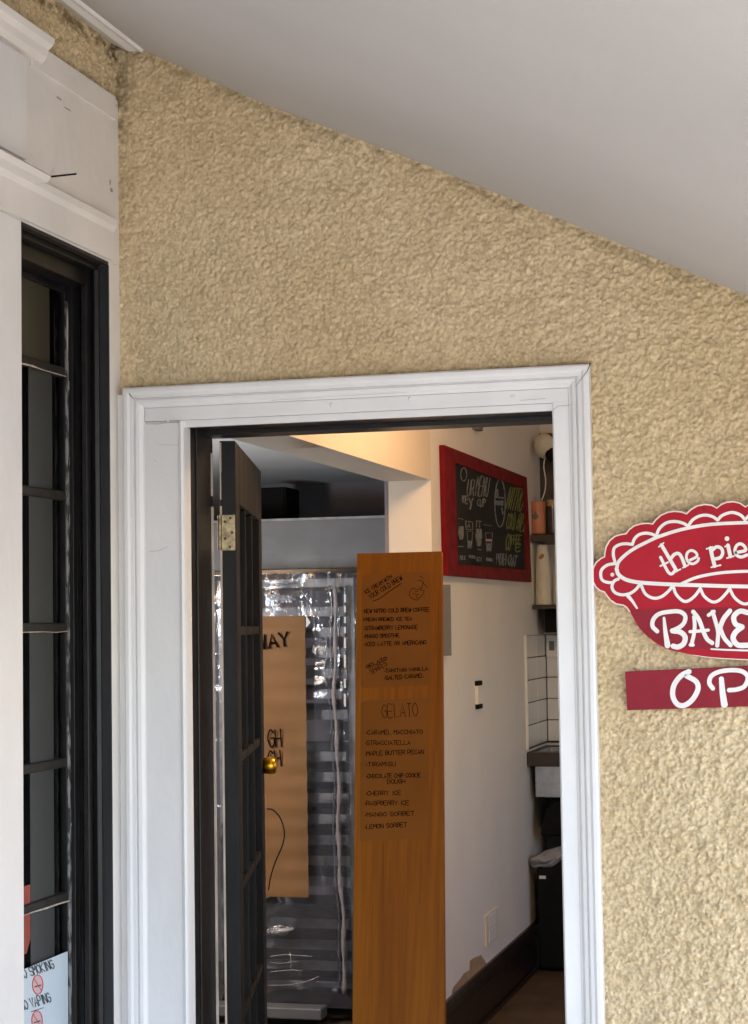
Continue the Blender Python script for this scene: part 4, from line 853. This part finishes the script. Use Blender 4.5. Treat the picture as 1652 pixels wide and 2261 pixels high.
for st, wd in [([(874,732),(925,835),(950,872),(975,880),(1002,852)], 27), ([(873,810),(940,777)], 17), ([(882,622),(948,735),(1015,850)], 32), ([(858,640),(902,604)], 12),
    ([(968,742),(998,706),(1036,700),(1062,735),(1092,812)], 30), ([(1000,866),(1052,838)], 14), ([(1072,826),(1122,800)], 14), ([(1128,762),(1195,726),(1187,690),(1150,672),(1115,690),(1104,735),(1125,778),(1162,790),(1200,770),(1214,742)], 24),
    ([(1283,658),(1335,640)], 14), ([(1318,650),(1336,735),(1356,812)], 34), ([(1325,822),(1408,802)], 15), ([(1335,668),(1372,640),(1412,652),(1427,695),(1405,735),(1358,748)], 30),
    ([(1473,625),(1495,725)], 34), ([(1447,638),(1480,620)], 14), ([(1465,740),(1527,722)], 15), ([(1545,690),(1628,672),(1620,635),(1585,613),(1552,628),(1536,670),(1550,712),(1592,730),(1642,712)], 28)]:
    tx.stroke(st, wd)
tx.dot(1465, 567, 21); tx.build('small_lettering', 'sign_white', bs)
bt = Ink(sf, SN, .0016, .00004)
for st, wd in [([(905,1272),(918,1400),(937,1518)], (24, 52)), ([(845,1392),(803,1345),(812,1282),(862,1236),(950,1217),(1040,1215),(1092,1252),(1085,1312),(1042,1355),(978,1386)], 38), ([(978,1386),(1050,1398),(1092,1440),(1080,1500),(1030,1530),(985,1522)], 46),
    ([(1172,1262),(1178,1340),(1170,1420),(1152,1500)], 34), ([(1164,1216),(1215,1285),(1258,1400),(1290,1462),(1335,1496)], 38), ([(1135,1394),(1220,1388),(1300,1380)], 28), ([(1138,1512),(1165,1512)], 30),
    ([(1336,1216),(1362,1300),(1386,1400),(1378,1520)], 36), ([(1300,1248),(1350,1214)], 32), ([(1492,1208),(1432,1285),(1392,1392)], 42), ([(1400,1350),(1440,1448),(1498,1515)], 38),
    ([(1650,1225),(1580,1212),(1527,1260),(1540,1325),(1600,1352)], 46), ([(1600,1352),(1542,1398),(1520,1455),(1562,1512),(1655,1515)], 48),
    ([(1730,1230),(1745,1380),(1750,1515)], 44), ([(1700,1260),(1780,1215),(1850,1240),(1850,1320),(1760,1375)], 40), ([(1770,1375),(1830,1450),(1890,1510)], 40), ([(1930,1220),(1985,1340),(2060,1360)], 40), ([(2110,1215),(2060,1370),(1990,1515)], 42),
    ([(1325,1549),(1500,1557),(1700,1562),(1900,1556),(2150,1540)], (14, 20))]:
    bt.stroke(st, wd)
bt.build('brush_lettering', 'sign_white', bs)
sc_ = Ink(sf, SN, .0010, 0); sc_.dot(445, 887, 18); sc_.build('screw', 'sign_cream', bs)
sc_ = Ink(sf, SN, .0010, 0); sc_.dot(1260, 303, 10); sc_.build('screw', 'rust', bs)
ws_ = thing('open_sign', 'dark red rectangular board hand lettered OP in white below the pie sign', 'sign', tuple(Z1(MX, 1900)))
SY2 = YF-.026; Z2 = lambda x, y: at(1241.9+.2482*x, 1048.7+.2482*y, 1, SY2)
MB().prism([Z2(557, 1750), Z2(1650, 1699), Z2(2950, 1640), Z2(2965, 1990), Z2(1650, 2060), Z2(577, 2094)], (0, .012, 0)).build('sign_board', 'sign_red_dark', ws_, bevel=.0008)
def letter(*sts):
    ot = Ink(Z2, SN, .0010, .00004)
    for st, wd in sts: ot.stroke(st, wd)
    ot.build('letter', 'sign_white', ws_)
letter(([(1128,1748),(1052,1790),(992,1875),(984,1970),(1025,2040),(1090,2048),(1160,1995),(1207,1905),(1190,1838),(1108,1788)], 46))
letter(([(1415,1812),(1425,1930),(1442,2045)], (44, 60)), ([(1340,1900),(1308,1850),(1325,1790),(1392,1752),(1500,1736),(1600,1748),(1650,1800),(1622,1878),(1552,1908),(1482,1914)], 40))
letter(([(2050,1720),(1900,1730),(1860,1800),(1930,1850)], 42), ([(1930,1850),(1850,1920),(1890,2000),(2050,1990)], 42))
letter(([(2300,1990),(2290,1720)], 44), ([(2290,1720),(2500,1980)], 42), ([(2500,1980),(2510,1690)], 42))
